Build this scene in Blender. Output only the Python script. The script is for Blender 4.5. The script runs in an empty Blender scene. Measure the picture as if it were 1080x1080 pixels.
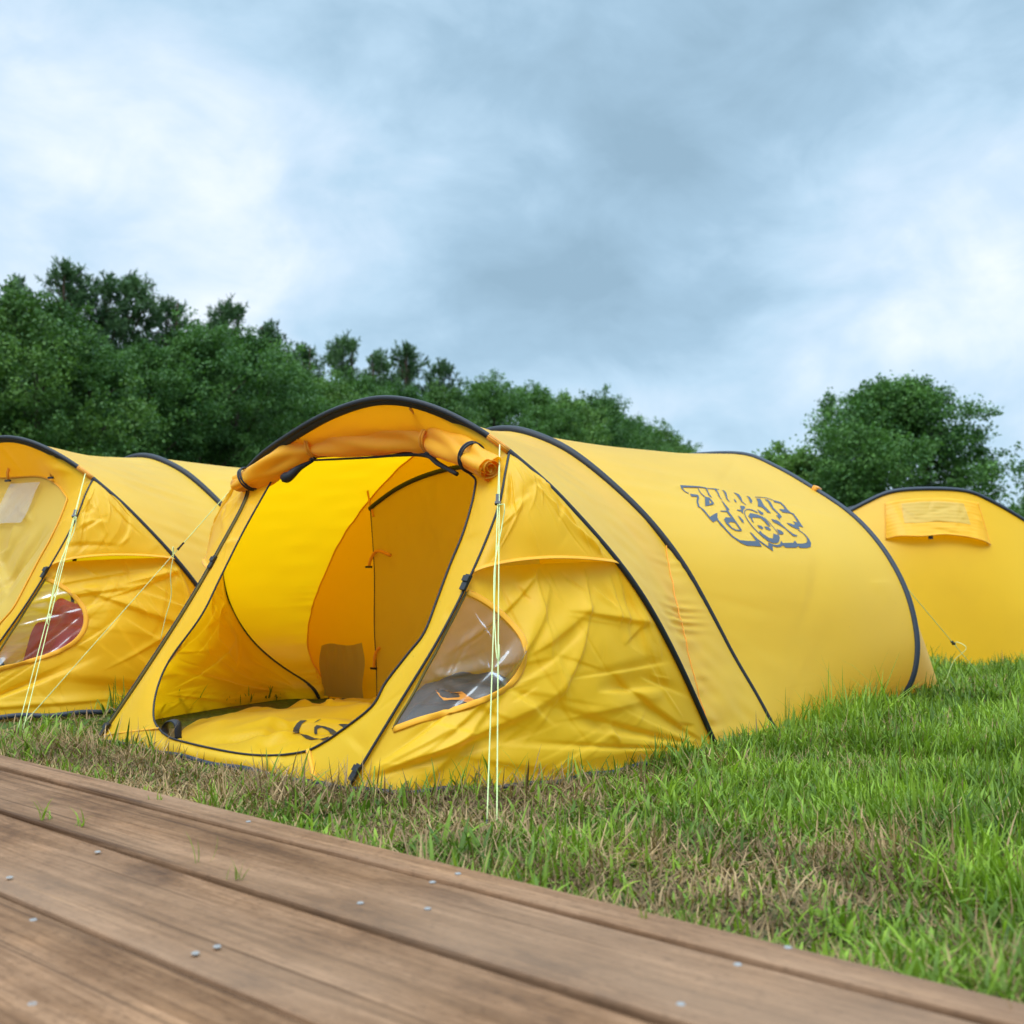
import bpy, bmesh, math, random
import numpy as np
from mathutils import Vector, Matrix
from mathutils.bvhtree import BVHTree
from mathutils.geometry import tessellate_polygon

random.seed(7); RNG = np.random.default_rng(7)
scene = bpy.context.scene
COL = scene.collection
S = 0.5                                  # metres per unit of camera height
F, CX, CY, HOR = 1120.0, 540.0, 540.0, 595.0
PITCH = math.atan((HOR - CY) / F)
CAM = np.array([0, 0, 0.5])
CP, SP = math.cos(PITCH), math.sin(PITCH)

# ------------------------------------------------------------------ helpers
def rays(px):
    px = np.atleast_2d(np.array(px, float))
    x = (px[:, 0] - CX) / F; z = -(px[:, 1] - CY) / F
    return np.stack([x, CP - z * SP, SP + z * CP], 1)
def ground(px, h=0.0):
    d = rays(px); t = (h - CAM[2]) / d[:, 2]
    return d * t[:, None] + CAM
def project(P):
    Q = np.asarray(P) - CAM
    y = Q[..., 1] * CP + Q[..., 2] * SP; z = -Q[..., 1] * SP + Q[..., 2] * CP
    return np.stack([CX + F * Q[..., 0] / y, CY - F * z / y], -1)

def link(o, parent=None):
    COL.objects.link(o)
    if parent is not None: o.parent = parent
    return o
def tag(o, label=None, cat=None, group=None, kind=None):
    if label: o['label'] = label
    if cat: o['category'] = cat
    if group: o['group'] = group
    if kind: o['kind'] = kind
    return o
def empty(name, loc=(0, 0, 0), rz=0.0):
    o = bpy.data.objects.new(name, None); o.empty_display_size = 0.2
    o.location = loc; o.rotation_euler = (0, 0, rz)
    return link(o)
def mesh_obj(name, V, Fc, mat, parent=None, smooth=True, attr=None):
    me = bpy.data.meshes.new(name)
    V = np.asarray(V, float)
    if isinstance(Fc, np.ndarray):
        k = Fc.shape[1]
        me.vertices.add(len(V)); me.vertices.foreach_set('co', V.astype(np.float32).ravel())
        me.loops.add(Fc.size); me.loops.foreach_set('vertex_index', Fc.astype(np.int32).ravel())
        me.polygons.add(len(Fc))
        me.polygons.foreach_set('loop_start', np.arange(0, Fc.size, k, dtype=np.int32))
        me.update(calc_edges=True)
    else:
        me.from_pydata([tuple(v) for v in V], [], [tuple(f) for f in Fc])
    me.validate()
    if smooth: me.polygons.foreach_set('use_smooth', np.ones(len(me.polygons), bool))
    if attr is not None:
        for n, a in attr.items():
            at = me.attributes.new(n, 'FLOAT', 'POINT'); at.data.foreach_set('value', np.asarray(a, np.float32))
    me.materials.append(mat)
    me.update()
    return link(bpy.data.objects.new(name, me), parent)
def grid_faces(n, m, off=0, wrap=False):
    i, j = np.meshgrid(np.arange(n - 1), np.arange(m if wrap else m - 1), indexing='ij')
    j2 = (j + 1) % m
    return np.stack([i * m + j, i * m + j2, (i + 1) * m + j2, (i + 1) * m + j], -1).reshape(-1, 4) + off
def grid_obj(name, P, mat, parent=None):
    n, m = P.shape[:2]
    return mesh_obj(name, P.reshape(-1, 3), grid_faces(n, m), mat, parent)
def spline(P, n, smooth=True):
    """resample a polyline by arc length through a Catmull-Rom curve"""
    P = np.asarray(P, float)
    if smooth and len(P) > 2:
        Q = np.vstack([2 * P[0] - P[1], P, 2 * P[-1] - P[-2]]); out = []
        for i in range(1, len(Q) - 2):
            t = np.linspace(0, 1, 16, endpoint=False)[:, None]
            a, b, c, d = Q[i - 1], Q[i], Q[i + 1], Q[i + 2]
            out.append(.5 * (2 * b + (c - a) * t + (2 * a - 5 * b + 4 * c - d) * t ** 2 + (3 * b - a - 3 * c + d) * t ** 3))
        P = np.vstack(out + [P[-1:]])
    L = np.r_[0, np.cumsum(np.linalg.norm(np.diff(P, axis=0), axis=1))]
    s = np.linspace(0, L[-1], n)
    return np.stack([np.interp(s, L, P[:, k]) for k in range(P.shape[1])], 1)
def normals(P):
    a = np.gradient(P, axis=0); b = np.gradient(P, axis=1)
    n = np.cross(a, b); return n / (np.linalg.norm(n, axis=-1, keepdims=True) + 1e-9)
def wob(P, freq, seed, n=7):
    r = np.random.default_rng(seed); out = 0
    for _ in range(n):
        k = r.normal(size=P.shape[-1]); k /= np.linalg.norm(k); k *= freq * r.uniform(.6, 1.6)
        out = out + np.sin(P @ k * 6.283 + r.uniform(0, 6.28))
    return out / n
def creases(UV, num, seed, lmin=.08, lmax=.35, w=.012, ang=None, amp=1.0, origin=None):
    """random straight folds of fabric in a 2-D domain (metres)"""
    r = np.random.default_rng(seed); out = np.zeros(UV.shape[:2])
    lo = UV.reshape(-1, 2).min(0); hi = UV.reshape(-1, 2).max(0)
    for _ in range(num):
        c = r.uniform(lo, hi); a = r.uniform(0, 3.14) if ang is None else r.normal(ang[0], ang[1])
        L = r.uniform(lmin, lmax); ww = w * r.uniform(.6, 2.2); am = amp * r.uniform(.25, 1.6)
        if origin is not None: c = np.array(origin) + np.array([np.cos(a), np.sin(a)]) * L * r.uniform(.85, 1.05)
        d = UV - c; x = d[..., 0] * np.cos(a) + d[..., 1] * np.sin(a); y = -d[..., 0] * np.sin(a) + d[..., 1] * np.cos(a)
        tap = np.clip(1 - (x / L) ** 2, 0, 1) ** 1.0
        wl = ww * (.35 + .65 * (x / L * .5 + .5).clip(0, 1)) * 1.6
        side = np.where(y > 0, np.exp(-(y / (wl * 3.5)) ** 2), np.exp(-(y / wl) ** 2))
        out += r.choice([1, 1, -1]) * tap * side * ww * am
    return out
def tube(path, r, n=8, N=None, ratio=1.0, cap=True):
    """tube along a path; r scalar or per point; N fixed normal for flat bands (ratio = width along N x T)"""
    P = np.asarray(path, float); m = len(P)
    T = np.gradient(P, axis=0); T /= np.linalg.norm(T, axis=1, keepdims=True) + 1e-12
    r = np.broadcast_to(np.asarray(r, float), (m,))
    if N is None:
        e1 = np.zeros_like(P); v = np.cross(T[0], [0, 0, 1.]); 
        if np.linalg.norm(v) < 1e-3: v = np.cross(T[0], [1., 0, 0])
        for i in range(m):
            v = v - T[i] * (v @ T[i]); v /= np.linalg.norm(v) + 1e-12; e1[i] = v
    else:
        N = np.broadcast_to(np.asarray(N, float), P.shape)
        e1 = N - T * (N * T).sum(1, keepdims=True); e1 /= np.linalg.norm(e1, axis=1, keepdims=True) + 1e-12
    e2 = np.cross(T, e1)
    a = np.linspace(0, 2 * np.pi, n, endpoint=False)
    V = P[:, None] + r[:, None, None] * (np.cos(a)[None, :, None] * e1[:, None] + ratio * np.sin(a)[None, :, None] * e2[:, None])
    Fc = [tuple(f) for f in grid_faces(m, n, wrap=True)]
    if cap: Fc += [tuple(range(n))[::-1], tuple(range((m - 1) * n, m * n))]
    return V.reshape(-1, 3), Fc
def tube_obj(name, path, r, mat, parent=None, **k):
    V, Fc = tube(path, r, **k); return mesh_obj(name, V, Fc, mat, parent)
def join(parts):
    V = []; Fc = []; o = 0
    for v, f in parts:
        V.append(v); Fc += [tuple(i + o for i in q) for q in f]; o += len(v)
    return np.vstack(V), Fc
def box(c, s, R=None):
    c = np.array(c, float); s = np.array(s, float) / 2
    v = np.array([[x, y, z] for x in (-1, 1) for y in (-1, 1) for z in (-1, 1)], float) * s
    if R is not None: v = v @ np.array(R).T
    return v + c, [(0, 1, 3, 2), (4, 6, 7, 5), (0, 4, 5, 1), (2, 3, 7, 6), (0, 2, 6, 4), (1, 5, 7, 3)]
def inside(poly, Q):
    poly = np.asarray(poly, float); x, y = Q[..., 0], Q[..., 1]; r = np.zeros(x.shape, bool)
    for (x0, y0), (x1, y1) in zip(poly, np.roll(poly, -1, 0)):
        c = ((y0 > y) != (y1 > y)) & (x < (x1 - x0) * (y - y0) / (y1 - y0 + 1e-12) + x0); r ^= c
    return r

# ------------------------------------------------------------------ materials
def new_mat(name):
    m = bpy.data.materials.new(name); m.use_nodes = True; nt = m.node_tree; nt.nodes.clear()
    return m, nt
def N(nt, t, **k):
    n = nt.nodes.new(t)
    for a, v in k.items():
        if a in n.inputs: n.inputs[a].default_value = v
        else: setattr(n, a, v)
    return n
def ramp(nt, stops, fac):
    r = nt.nodes.new('ShaderNodeValToRGB'); e = r.color_ramp.elements
    while len(e) < len(stops): e.new(0.5)
    for k, (p, c) in zip(e, stops): k.position = p; k.color = (*c, 1) if len(c) == 3 else c
    nt.links.new(fac, r.inputs[0]); return r.outputs[0]
def mixc(nt, fac, a, b, mode='MIX'):
    m = nt.nodes.new('ShaderNodeMix'); m.data_type = 'RGBA'; m.blend_type = mode
    for s, v in ((m.inputs[0], fac), (m.inputs[6], a), (m.inputs[7], b)):
        if isinstance(v, bpy.types.NodeSocket): nt.links.new(v, s)
        elif isinstance(v, (int, float)): s.default_value = v
        else: s.default_value = (*v, 1)
    return m.outputs[2]
def math_n(nt, op, a, b=None):
    m = nt.nodes.new('ShaderNodeMath'); m.operation = op
    for s, v in zip(m.inputs, (a, b)):
        if v is None: continue
        if isinstance(v, bpy.types.NodeSocket): nt.links.new(v, s)
        else: s.default_value = v
    return m.outputs[0]

def fabric(name, base, trans, tfac=.35, rough=.42, spec=.5, crumple=.25, cscale=9.0, var=.06):
    m, nt = new_mat(name); L = nt.links
    out = N(nt, 'ShaderNodeOutputMaterial'); tc = N(nt, 'ShaderNodeTexCoord')
    n1 = N(nt, 'ShaderNodeTexNoise', Scale=3.0, Detail=4.0); L.new(tc.outputs['Object'], n1.inputs['Vector'])
    c = mixc(nt, n1.outputs[0], tuple(b * (1 - var) for b in base), tuple(min(1, b * (1 + var)) for b in base))
    # small dirt specks and faint water marks
    v1 = N(nt, 'ShaderNodeTexVoronoi', Scale=26.0); L.new(tc.outputs['Object'], v1.inputs['Vector'])
    sp = ramp(nt, [(.035, (1, 1, 1)), (.055, (0, 0, 0))], v1.outputs['Distance']); sx = N(nt, 'ShaderNodeSeparateColor'); L.new(v1.outputs['Color'], sx.inputs[0])
    gate = ramp(nt, [(.84, (0, 0, 0)), (.86, (1, 1, 1))], sx.outputs[0]); c = mixc(nt, math_n(nt, 'MULTIPLY', math_n(nt, 'MULTIPLY', sp, gate), .55), c, (.20, .13, .04))
    wm = N(nt, 'ShaderNodeTexNoise', Scale=1.4, Detail=7.0, Roughness=.6); L.new(tc.outputs['Object'], wm.inputs['Vector'])
    c = mixc(nt, 1.0, c, ramp(nt, [(.35, (.93, .92, .90)), (.55, (1, 1, 1))], wm.outputs[0]), 'MULTIPLY')
    n2 = N(nt, 'ShaderNodeTexNoise', Scale=cscale, Detail=5.0, Roughness=.55); n2.noise_type = 'RIDGED_MULTIFRACTAL'
    L.new(tc.outputs['Object'], n2.inputs['Vector'])
    n3 = N(nt, 'ShaderNodeTexNoise', Scale=900.0, Detail=1.0); L.new(tc.outputs['Object'], n3.inputs['Vector'])
    h = math_n(nt, 'ADD', math_n(nt, 'MULTIPLY', n2.outputs[0], crumple), math_n(nt, 'MULTIPLY', n3.outputs[0], .03))
    bp = N(nt, 'ShaderNodeBump', Strength=.5, Distance=.012); L.new(h, bp.inputs['Height'])
    p = N(nt, 'ShaderNodeBsdfPrincipled', Roughness=rough); L.new(c, p.inputs['Base Color'])
    p.inputs['Specular IOR Level'].default_value = spec
    p.inputs['Sheen Weight'].default_value = .2; p.inputs['Sheen Roughness'].default_value = .4
    L.new(bp.outputs[0], p.inputs['Normal'])
    rr = math_n(nt, 'ADD', math_n(nt, 'MULTIPLY', n1.outputs[0], .12), rough - .06); L.new(rr, p.inputs['Roughness'])
    if tfac > 0:
        t = N(nt, 'ShaderNodeBsdfTranslucent'); t.inputs[0].default_value = (*trans, 1); L.new(bp.outputs[0], t.inputs['Normal'])
        mx = N(nt, 'ShaderNodeMixShader'); mx.inputs[0].default_value = tfac
        L.new(p.outputs[0], mx.inputs[1]); L.new(t.outputs[0], mx.inputs[2]); L.new(mx.outputs[0], out.inputs[0])
    else: L.new(p.outputs[0], out.inputs[0])
    return m
def plain(name, col, rough=.6, spec=.4, metal=0.0, bump=0.0, bscale=200.0, var=.15):
    m, nt = new_mat(name); L = nt.links
    out = N(nt, 'ShaderNodeOutputMaterial'); tc = N(nt, 'ShaderNodeTexCoord')
    n1 = N(nt, 'ShaderNodeTexNoise', Scale=12.0, Detail=5.0); L.new(tc.outputs['Object'], n1.inputs['Vector'])
    c = mixc(nt, n1.outputs[0], tuple(b * (1 - var) for b in col), tuple(min(1, b * (1 + var)) for b in col))
    p = N(nt, 'ShaderNodeBsdfPrincipled', Roughness=rough, Metallic=metal); L.new(c, p.inputs['Base Color'])
    p.inputs['Specular IOR Level'].default_value = spec
    if bump:
        n2 = N(nt, 'ShaderNodeTexNoise', Scale=bscale, Detail=3.0); L.new(tc.outputs['Object'], n2.inputs['Vector'])
        b = N(nt, 'ShaderNodeBump', Strength=bump, Distance=.003); L.new(n2.outputs[0], b.inputs['Height']); L.new(b.outputs[0], p.inputs['Normal'])
    L.new(p.outputs[0], out.inputs[0]); return m

M = {}
M['yellow'] = fabric('yellow_nylon', (.95, .58, .010), (1.0, .59, .002), .48, crumple=.10, cscale=3.0)
M['canopy'] = fabric('yellow_canopy_nylon', (.95, .60, .032), (1.0, .595, .002), .46, crumple=.10, cscale=3.0, rough=.42, spec=.6)
M['panel'] = fabric('yellow_panel_nylon', (.95, .58, .008), (1.0, .59, .002), .44, crumple=.22, cscale=5.0, rough=.5)
M['orange'] = fabric('orange_nylon', (.95, .51, .014), (1.0, .52, .003), .44, crumple=.12, cscale=4.0, rough=.5)
M['inner'] = fabric('orange_inner_tent', (.97, .60, .018), (1.0, .60, .004), .62, crumple=.08, cscale=3.0, rough=.7, spec=.2)
M['inner_dark'] = fabric('inner_door_cloth', (.72, .61, .055), (.80, .68, .02), .58, crumple=.10, cscale=4.0, rough=.7, spec=.2)
M['inner_mesh'] = fabric('inner_pocket_mesh', (.46, .38, .09), (.52, .42, .05), .5, crumple=.15, cscale=5.0, rough=.8, spec=.2)
M['olive'] = fabric('mesh_lined_nylon', (.64, .43, .05), (.75, .46, .01), .3, crumple=.28, cscale=5.0, rough=.5)
M['tape'] = fabric('orange_webbing', (.90, .34, .008), (.9, .35, .003), .15, crumple=.05, rough=.6)
M['trim'] = fabric('yellow_orange_trim', (.88, .42, .01), (.9, .45, .003), .2, crumple=.05, rough=.6)
M['black'] = plain('black_sleeve', (.016, .017, .022), .55, .35, bump=.3, bscale=300)
M['navy'] = plain('navy_sleeve', (.022, .028, .042), .55, .4, bump=.3, bscale=300)
M['ink'] = plain('printed_ink', (.055, .075, .105), .6, .3, var=.1)
M['inkdark'] = plain('printed_black_ink', (.03, .028, .022), .6, .3, var=.1)
M['inkorange'] = plain('printed_orange_ink', (.70, .33, .05), .6, .3, var=.1)
M['plastic'] = plain('black_plastic', (.012, .012, .013), .4, .5)
M['olivezip'] = plain('olive_zip_tape', (.13, .10, .025), .6, .3)
M['floor'] = plain('groundsheet', (.040, .038, .022), .5, .5, bump=.4, bscale=30)
M['grey'] = plain('dark_grey_cloth', (.050, .060, .078), .5, .4, bump=.6, bscale=40)
M['red'] = plain('red_cloth', (.42, .05, .07), .6, .3, bump=.6, bscale=40, var=.35)
M['cord'] = plain('pale_yellow_green_cord', (.66, .76, .34), .6, .4, bump=.4, bscale=900)
M['screw'] = plain('zinc_screw', (.27, .26, .25), .65, .4, metal=.25)
def pvc(name, add):
    m, nt = new_mat(name); L = nt.links
    out = N(nt, 'ShaderNodeOutputMaterial'); tc = N(nt, 'ShaderNodeTexCoord')
    n2 = N(nt, 'ShaderNodeTexNoise', Scale=7.0, Detail=5.0, Roughness=.6); n2.noise_type = 'RIDGED_MULTIFRACTAL'
    L.new(tc.outputs['Object'], n2.inputs['Vector'])
    bp = N(nt, 'ShaderNodeBump', Strength=.22, Distance=.006); L.new(n2.outputs[0], bp.inputs['Height'])
    g = N(nt, 'ShaderNodeBsdfGlossy', Roughness=.4); L.new(bp.outputs[0], g.inputs['Normal'])
    t = N(nt, 'ShaderNodeBsdfTransparent'); t.inputs[0].default_value = (.95, .95, .95, 1)
    d = N(nt, 'ShaderNodeBsdfDiffuse'); d.inputs[0].default_value = (.55, .55, .57, 1); L.new(bp.outputs[0], d.inputs['Normal'])
    f = N(nt, 'ShaderNodeFresnel', IOR=1.5); L.new(bp.outputs[0], f.inputs['Normal'])
    m1 = N(nt, 'ShaderNodeMixShader'); hz = ramp(nt, [(.35, (.05, .05, .05)), (.75, (.11, .11, .11)), (1.0, (.42, .42, .42))], n2.outputs[0]); L.new(math_n(nt, 'ADD', hz, add), m1.inputs[0]); L.new(t.outputs[0], m1.inputs[1]); L.new(d.outputs[0], m1.inputs[2])
    m2 = N(nt, 'ShaderNodeMixShader'); L.new(math_n(nt, 'MULTIPLY', f.outputs[0], .35), m2.inputs[0]); L.new(m1.outputs[0], m2.inputs[1]); L.new(g.outputs[0], m2.inputs[2])
    L.new(m2.outputs[0], out.inputs[0]); return m
M['pvc'] = pvc('clear_pvc', 0.0); M['pvc_milky'] = pvc('milky_pvc', .20)

def wood():
    m, nt = new_mat('weathered_plank'); L = nt.links
    out = N(nt, 'ShaderNodeOutputMaterial'); tc = N(nt, 'ShaderNodeTexCoord'); oi = N(nt, 'ShaderNodeObjectInfo')
    off = N(nt, 'ShaderNodeVectorMath', operation='SCALE'); 
    cmb = N(nt, 'ShaderNodeCombineXYZ'); 
    for i in range(3): L.new(math_n(nt, 'MULTIPLY', oi.outputs['Random'], 31.0 + 7 * i), cmb.inputs[i])
    add = N(nt, 'ShaderNodeVectorMath', operation='ADD'); L.new(tc.outputs['Object'], add.inputs[0]); L.new(cmb.outputs[0], add.inputs[1])
    def mapped(s):
        mp = N(nt, 'ShaderNodeMapping'); mp.inputs['Scale'].default_value = s; L.new(add.outputs[0], mp.inputs[0]); return mp.outputs[0]
    # knots bend the grain
    vk = N(nt, 'ShaderNodeTexVoronoi', Scale=1.0); L.new(mapped((2.0, 5.6, 1)), vk.inputs['Vector'])
    knot = ramp(nt, [(0, (1, 1, 1)), (.10, (.85, .85, .85)), (.17, (.25, .25, .25)), (.26, (0, 0, 0))], vk.outputs['Distance'])
    bend = N(nt, 'ShaderNodeTexNoise', Scale=1.6, Detail=2.0); L.new(mapped((.6, 2, 2)), bend.inputs['Vector'])
    sv = N(nt, 'ShaderNodeVectorMath', operation='ADD'); L.new(mapped((.8, 42, 20)), sv.inputs[0])
    cv = N(nt, 'ShaderNodeCombineXYZ')
    L.new(math_n(nt, 'ADD', math_n(nt, 'MULTIPLY', bend.outputs[0], 2.0), math_n(nt, 'MULTIPLY', knot, 2.5)), cv.inputs[1]); L.new(cv.outputs[0], sv.inputs[1])
    def noise(sc, detail=5.0, rough=.6, dist=0.0, src=None):
        q = N(nt, 'ShaderNodeTexNoise', Scale=1.0, Detail=detail, Roughness=rough, Distortion=dist); L.new(src if src is not None else mapped(sc), q.inputs['Vector']); return q.outputs[0]
    g1 = noise(None, 6.0, .66, .3, sv.outputs[0])
    fine = noise((9, 230, 100), 4.0, .7); blot = noise((4.2, 9, 9), 6.0, .68); speck = noise((70, 120, 100), 3.0, .75); tone = noise((.9, 2.5, 2), 3.0, .5)
    c = ramp(nt, [(.30, (.135, .088, .060)), (.44, (.225, .155, .110)), (.56, (.285, .202, .148)), (.66, (.34, .245, .18)), (.76, (.47, .32, .20))], g1)
    c = mixc(nt, 1.0, c, ramp(nt, [(.30, (.34, .30, .28)), (.44, (.80, .77, .75)), (.55, (1, 1, 1)), (.70, (1.28, 1.28, 1.28))], blot), 'MULTIPLY')
    c = mixc(nt, .9, c, ramp(nt, [(.33, (.62, .58, .55)), (.52, (1, 1, 1)), (.68, (1.12, 1.12, 1.12))], fine), 'MULTIPLY')
    c = mixc(nt, .9, c, ramp(nt, [(.30, (.60, .57, .55)), (.46, (1, 1, 1)), (.64, (1.05, 1.05, 1.05)), (.74, (1.35, 1.35, 1.38))], speck), 'MULTIPLY')
    c = mixc(nt, ramp(nt, [(.45, (0, 0, 0)), (.70, (.55, .55, .55))], tone), c, (.36, .285, .225))
    ln = noise((1.0, 75, 50), 2.0, .5, .2); c = mixc(nt, ramp(nt, [(.30, (.75, .75, .75)), (.36, (0, 0, 0))], ln), c, (.075, .046, .030))
    c = mixc(nt, math_n(nt, 'MULTIPLY', knot, .75), c, (.085, .055, .040))
    per = math_n(nt, 'ADD', math_n(nt, 'MULTIPLY', oi.outputs['Random'], .22), .56)
    hsv = N(nt, 'ShaderNodeHueSaturation'); hsv.inputs['Saturation'].default_value = 1.36; L.new(per, hsv.inputs['Value']); c = mixc(nt, 1.0, c, (1.07, .97, .93), 'MULTIPLY'); L.new(c, hsv.inputs['Color'])
    p = N(nt, 'ShaderNodeBsdfPrincipled'); L.new(hsv.outputs[0], p.inputs['Base Color']); p.inputs['Specular IOR Level'].default_value = .25
    L.new(math_n(nt, 'ADD', math_n(nt, 'MULTIPLY', blot, .3), .55), p.inputs['Roughness'])
    h = math_n(nt, 'ADD', math_n(nt, 'ADD', math_n(nt, 'MULTIPLY', g1, .5), math_n(nt, 'MULTIPLY', fine, .4)), math_n(nt, 'MULTIPLY', ln, .5))
    bp = N(nt, 'ShaderNodeBump', Strength=.6, Distance=.004); L.new(h, bp.inputs['Height']); L.new(bp.outputs[0], p.inputs['Normal'])
    L.new(p.outputs[0], out.inputs[0]); return m
M['wood'] = wood()

def leafy(name, dark, light, tfac=.25, rough=.5, spec=.35, ovar=0.0):
    m, nt = new_mat(name); L = nt.links
    out = N(nt, 'ShaderNodeOutputMaterial'); at = N(nt, 'ShaderNodeAttribute', attribute_name='tint'); oi = N(nt, 'ShaderNodeObjectInfo')
    fac = math_n(nt, 'ADD', at.outputs['Fac'], math_n(nt, 'MULTIPLY', math_n(nt, 'SUBTRACT', oi.outputs['Random'], .5), ovar))
    c = ramp(nt, [(0, dark), (.6, tuple((a + b) / 2 for a, b in zip(dark, light))), (1, light)], fac)
    p = N(nt, 'ShaderNodeBsdfPrincipled', Roughness=rough); L.new(c, p.inputs['Base Color']); p.inputs['Specular IOR Level'].default_value = spec
    t = N(nt, 'ShaderNodeBsdfTranslucent'); L.new(mixc(nt, 1.0, c, (1.25, 1.35, .6), 'MULTIPLY'), t.inputs[0])
    mx = N(nt, 'ShaderNodeMixShader'); mx.inputs[0].default_value = tfac
    L.new(p.outputs[0], mx.inputs[1]); L.new(t.outputs[0], mx.inputs[2]); L.new(mx.outputs[0], out.inputs[0]); return m
M['grass'] = leafy('grass_blades', (.062, .116, .012), (.29, .42, .040), .3, .48, .22)
M['straw'] = leafy('dry_grass_blades', (.11, .066, .030), (.46, .30, .145), .15, .7, .2)
M['oakleaf'] = leafy('broadleaf_foliage', (.028, .078, .020), (.120, .235, .055), .22, .5, .15, .45)
M['oakleaf2'] = leafy('lighter_broadleaf_foliage', (.040, .095, .022), (.160, .275, .060), .22, .5, .15, .45)
M['pine'] = leafy('pine_foliage', (.036, .080, .032), (.115, .20, .072), .12, .55, .18, .45)
M['bark'] = plain('bark', (.09, .065, .048), .85, .2, bump=.8, bscale=25, var=.3)
M['pinebark'] = plain('pine_bark', (.085, .055, .040), .85, .2, bump=.8, bscale=25, var=.3)

def soil():
    m, nt = new_mat('soil_and_turf'); L = nt.links
    out = N(nt, 'ShaderNodeOutputMaterial'); ge = N(nt, 'ShaderNodeNewGeometry')
    n1 = N(nt, 'ShaderNodeTexNoise', Scale=2.2, Detail=6.0); L.new(ge.outputs['Position'], n1.inputs['Vector'])
    n2 = N(nt, 'ShaderNodeTexNoise', Scale=45.0, Detail=5.0, Roughness=.7); L.new(ge.outputs['Position'], n2.inputs['Vector'])
    a = ramp(nt, [(.3, (.035, .024, .014)), (.55, (.12, .085, .045)), (.75, (.26, .19, .10))], n2.outputs[0])
    b = ramp(nt, [(.3, (.028, .045, .010)), (.7, (.105, .165, .028))], n2.outputs[0])
    c = mixc(nt, ramp(nt, [(.36, (0, 0, 0)), (.52, (1, 1, 1))], n1.outputs[0]), a, b)
    p = N(nt, 'ShaderNodeBsdfPrincipled', Roughness=.9); L.new(c, p.inputs['Base Color']); p.inputs['Specular IOR Level'].default_value = .2
    bp = N(nt, 'ShaderNodeBump', Strength=.8, Distance=.02); L.new(n2.outputs[0], bp.inputs['Height']); L.new(bp.outputs[0], p.inputs['Normal'])
    L.new(p.outputs[0], out.inputs[0]); return m
M['soil'] = soil()

# ------------------------------------------------------------------ frame of the main tent
W2 = np.array([-0.77383533, 0.63338683]); U2 = np.array([0.63338683, 0.77383533])
U0, VC = 3.209, 4.564
BASE = np.array([*((U0 * U2 + VC * W2) * S), 0.0])
RZ = math.atan2(U2[1], U2[0])
class Frame:
    def __init__(s, base, rz):
        s.b = np.array(base, float); c, n = math.cos(rz), math.sin(rz); s.R = np.array([[c, -n, 0], [n, c, 0], [0, 0, 1.]]); s.rz = rz
    def local(s, P): return (np.asarray(P) - s.b) @ s.R
    def world(s, P): return np.asarray(P) @ s.R.T + s.b
MAIN = Frame(BASE, RZ)
def on_plane(px, x0, k, frame=MAIN):
    """points of the photograph on the plane x + k z = x0 of the tent frame (x0 in metres)"""
    d = rays(px) @ frame.R; o = frame.local(CAM); n = np.array([1, 0, k])
    t = (x0 - o @ n) / (d @ n); return o + d * t[:, None]
def on_ground(px, h=0.0, frame=MAIN): return frame.local(ground(px, h + frame.b[2]))

XA1, KA1 = (5.236 - U0) * S, .72
XA2, KA2 = (6.0 - U0) * S, .30
XRH, KRH = (7.8 - U0) * S, -.20
a1 = [(756, 790), (740, 752), (716, 699), (687, 644), (658, 600.5), (624, 560), (580, 513), (553, 490), (527, 468), (500, 450), (467, 433), (433, 422), (405, 419.5), (387, 421.7), (347, 435), (303, 460), (267, 488), (238, 533), (231, 575), (236, 621), (248, 652), (268, 680), (298, 705), (332, 726)]
p1 = on_plane(a1, XA1, KA1)
def xa1(y, z): return np.array([XA1 - KA1 * z, y, z])
p1 = np.vstack([p1, xa1(p1[-1, 1] + .012, 0)]); p1[0, 2] = 0; print('A1 left leg', np.round(p1[-8:], 2).tolist())
A1 = spline(p1, 161)
for _ in range(6): A1[1:-1] = .5 * A1[1:-1] + .25 * (A1[:-2] + A1[2:])
a2 = [(818, 765.7), (798, 733), (773.7, 692), (749.6, 646), (720.7, 595.7), (687, 552), (648.5, 514), (610, 482.6), (581, 466), (542.6, 453.7)]
p2 = on_plane(a2, XA2, KA2); p2[0, 2] = 0
def symm(p):
    p = p[p[:, 1] < -.03]; return np.vstack([p, (p * [1, -1, 1])[::-1]])
A2 = spline(symm(p2), 161)
rh = [(940, 745), (947, 738), (961.5, 718.5), (967, 689.6), (966, 665.6), (956.7, 627), (937.5, 588.5), (913, 557), (889, 535.6), (855.6, 514), (817, 492), (778.5, 478.7)]
p3 = on_plane(rh, XRH, KRH); p3[0, 2] = -.01
RH = spline(symm(p3), 161)
for C_ in (A2, RH):
    for _ in range(6): C_[1:-1] = .5 * C_[1:-1] + .25 * (C_[:-2] + C_[2:])

def at_z(curve, z, right=True):
    """index (float) of the point of a hoop at height z, from the right or left foot"""
    h = curve[:, 2]; top = int(np.argmax(h))
    if right: return float(np.interp(z, h[:top + 1], np.arange(top + 1)))
    return float(np.interp(z, h[top:][::-1], np.arange(len(h) - 1, top - 1, -1)))
def sub(curve, i0, i1, n):
    q = np.linspace(i0, i1, n); i = np.arange(len(curve))
    return np.stack([np.interp(q, i, curve[:, k]) for k in range(3)], 1)

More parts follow.
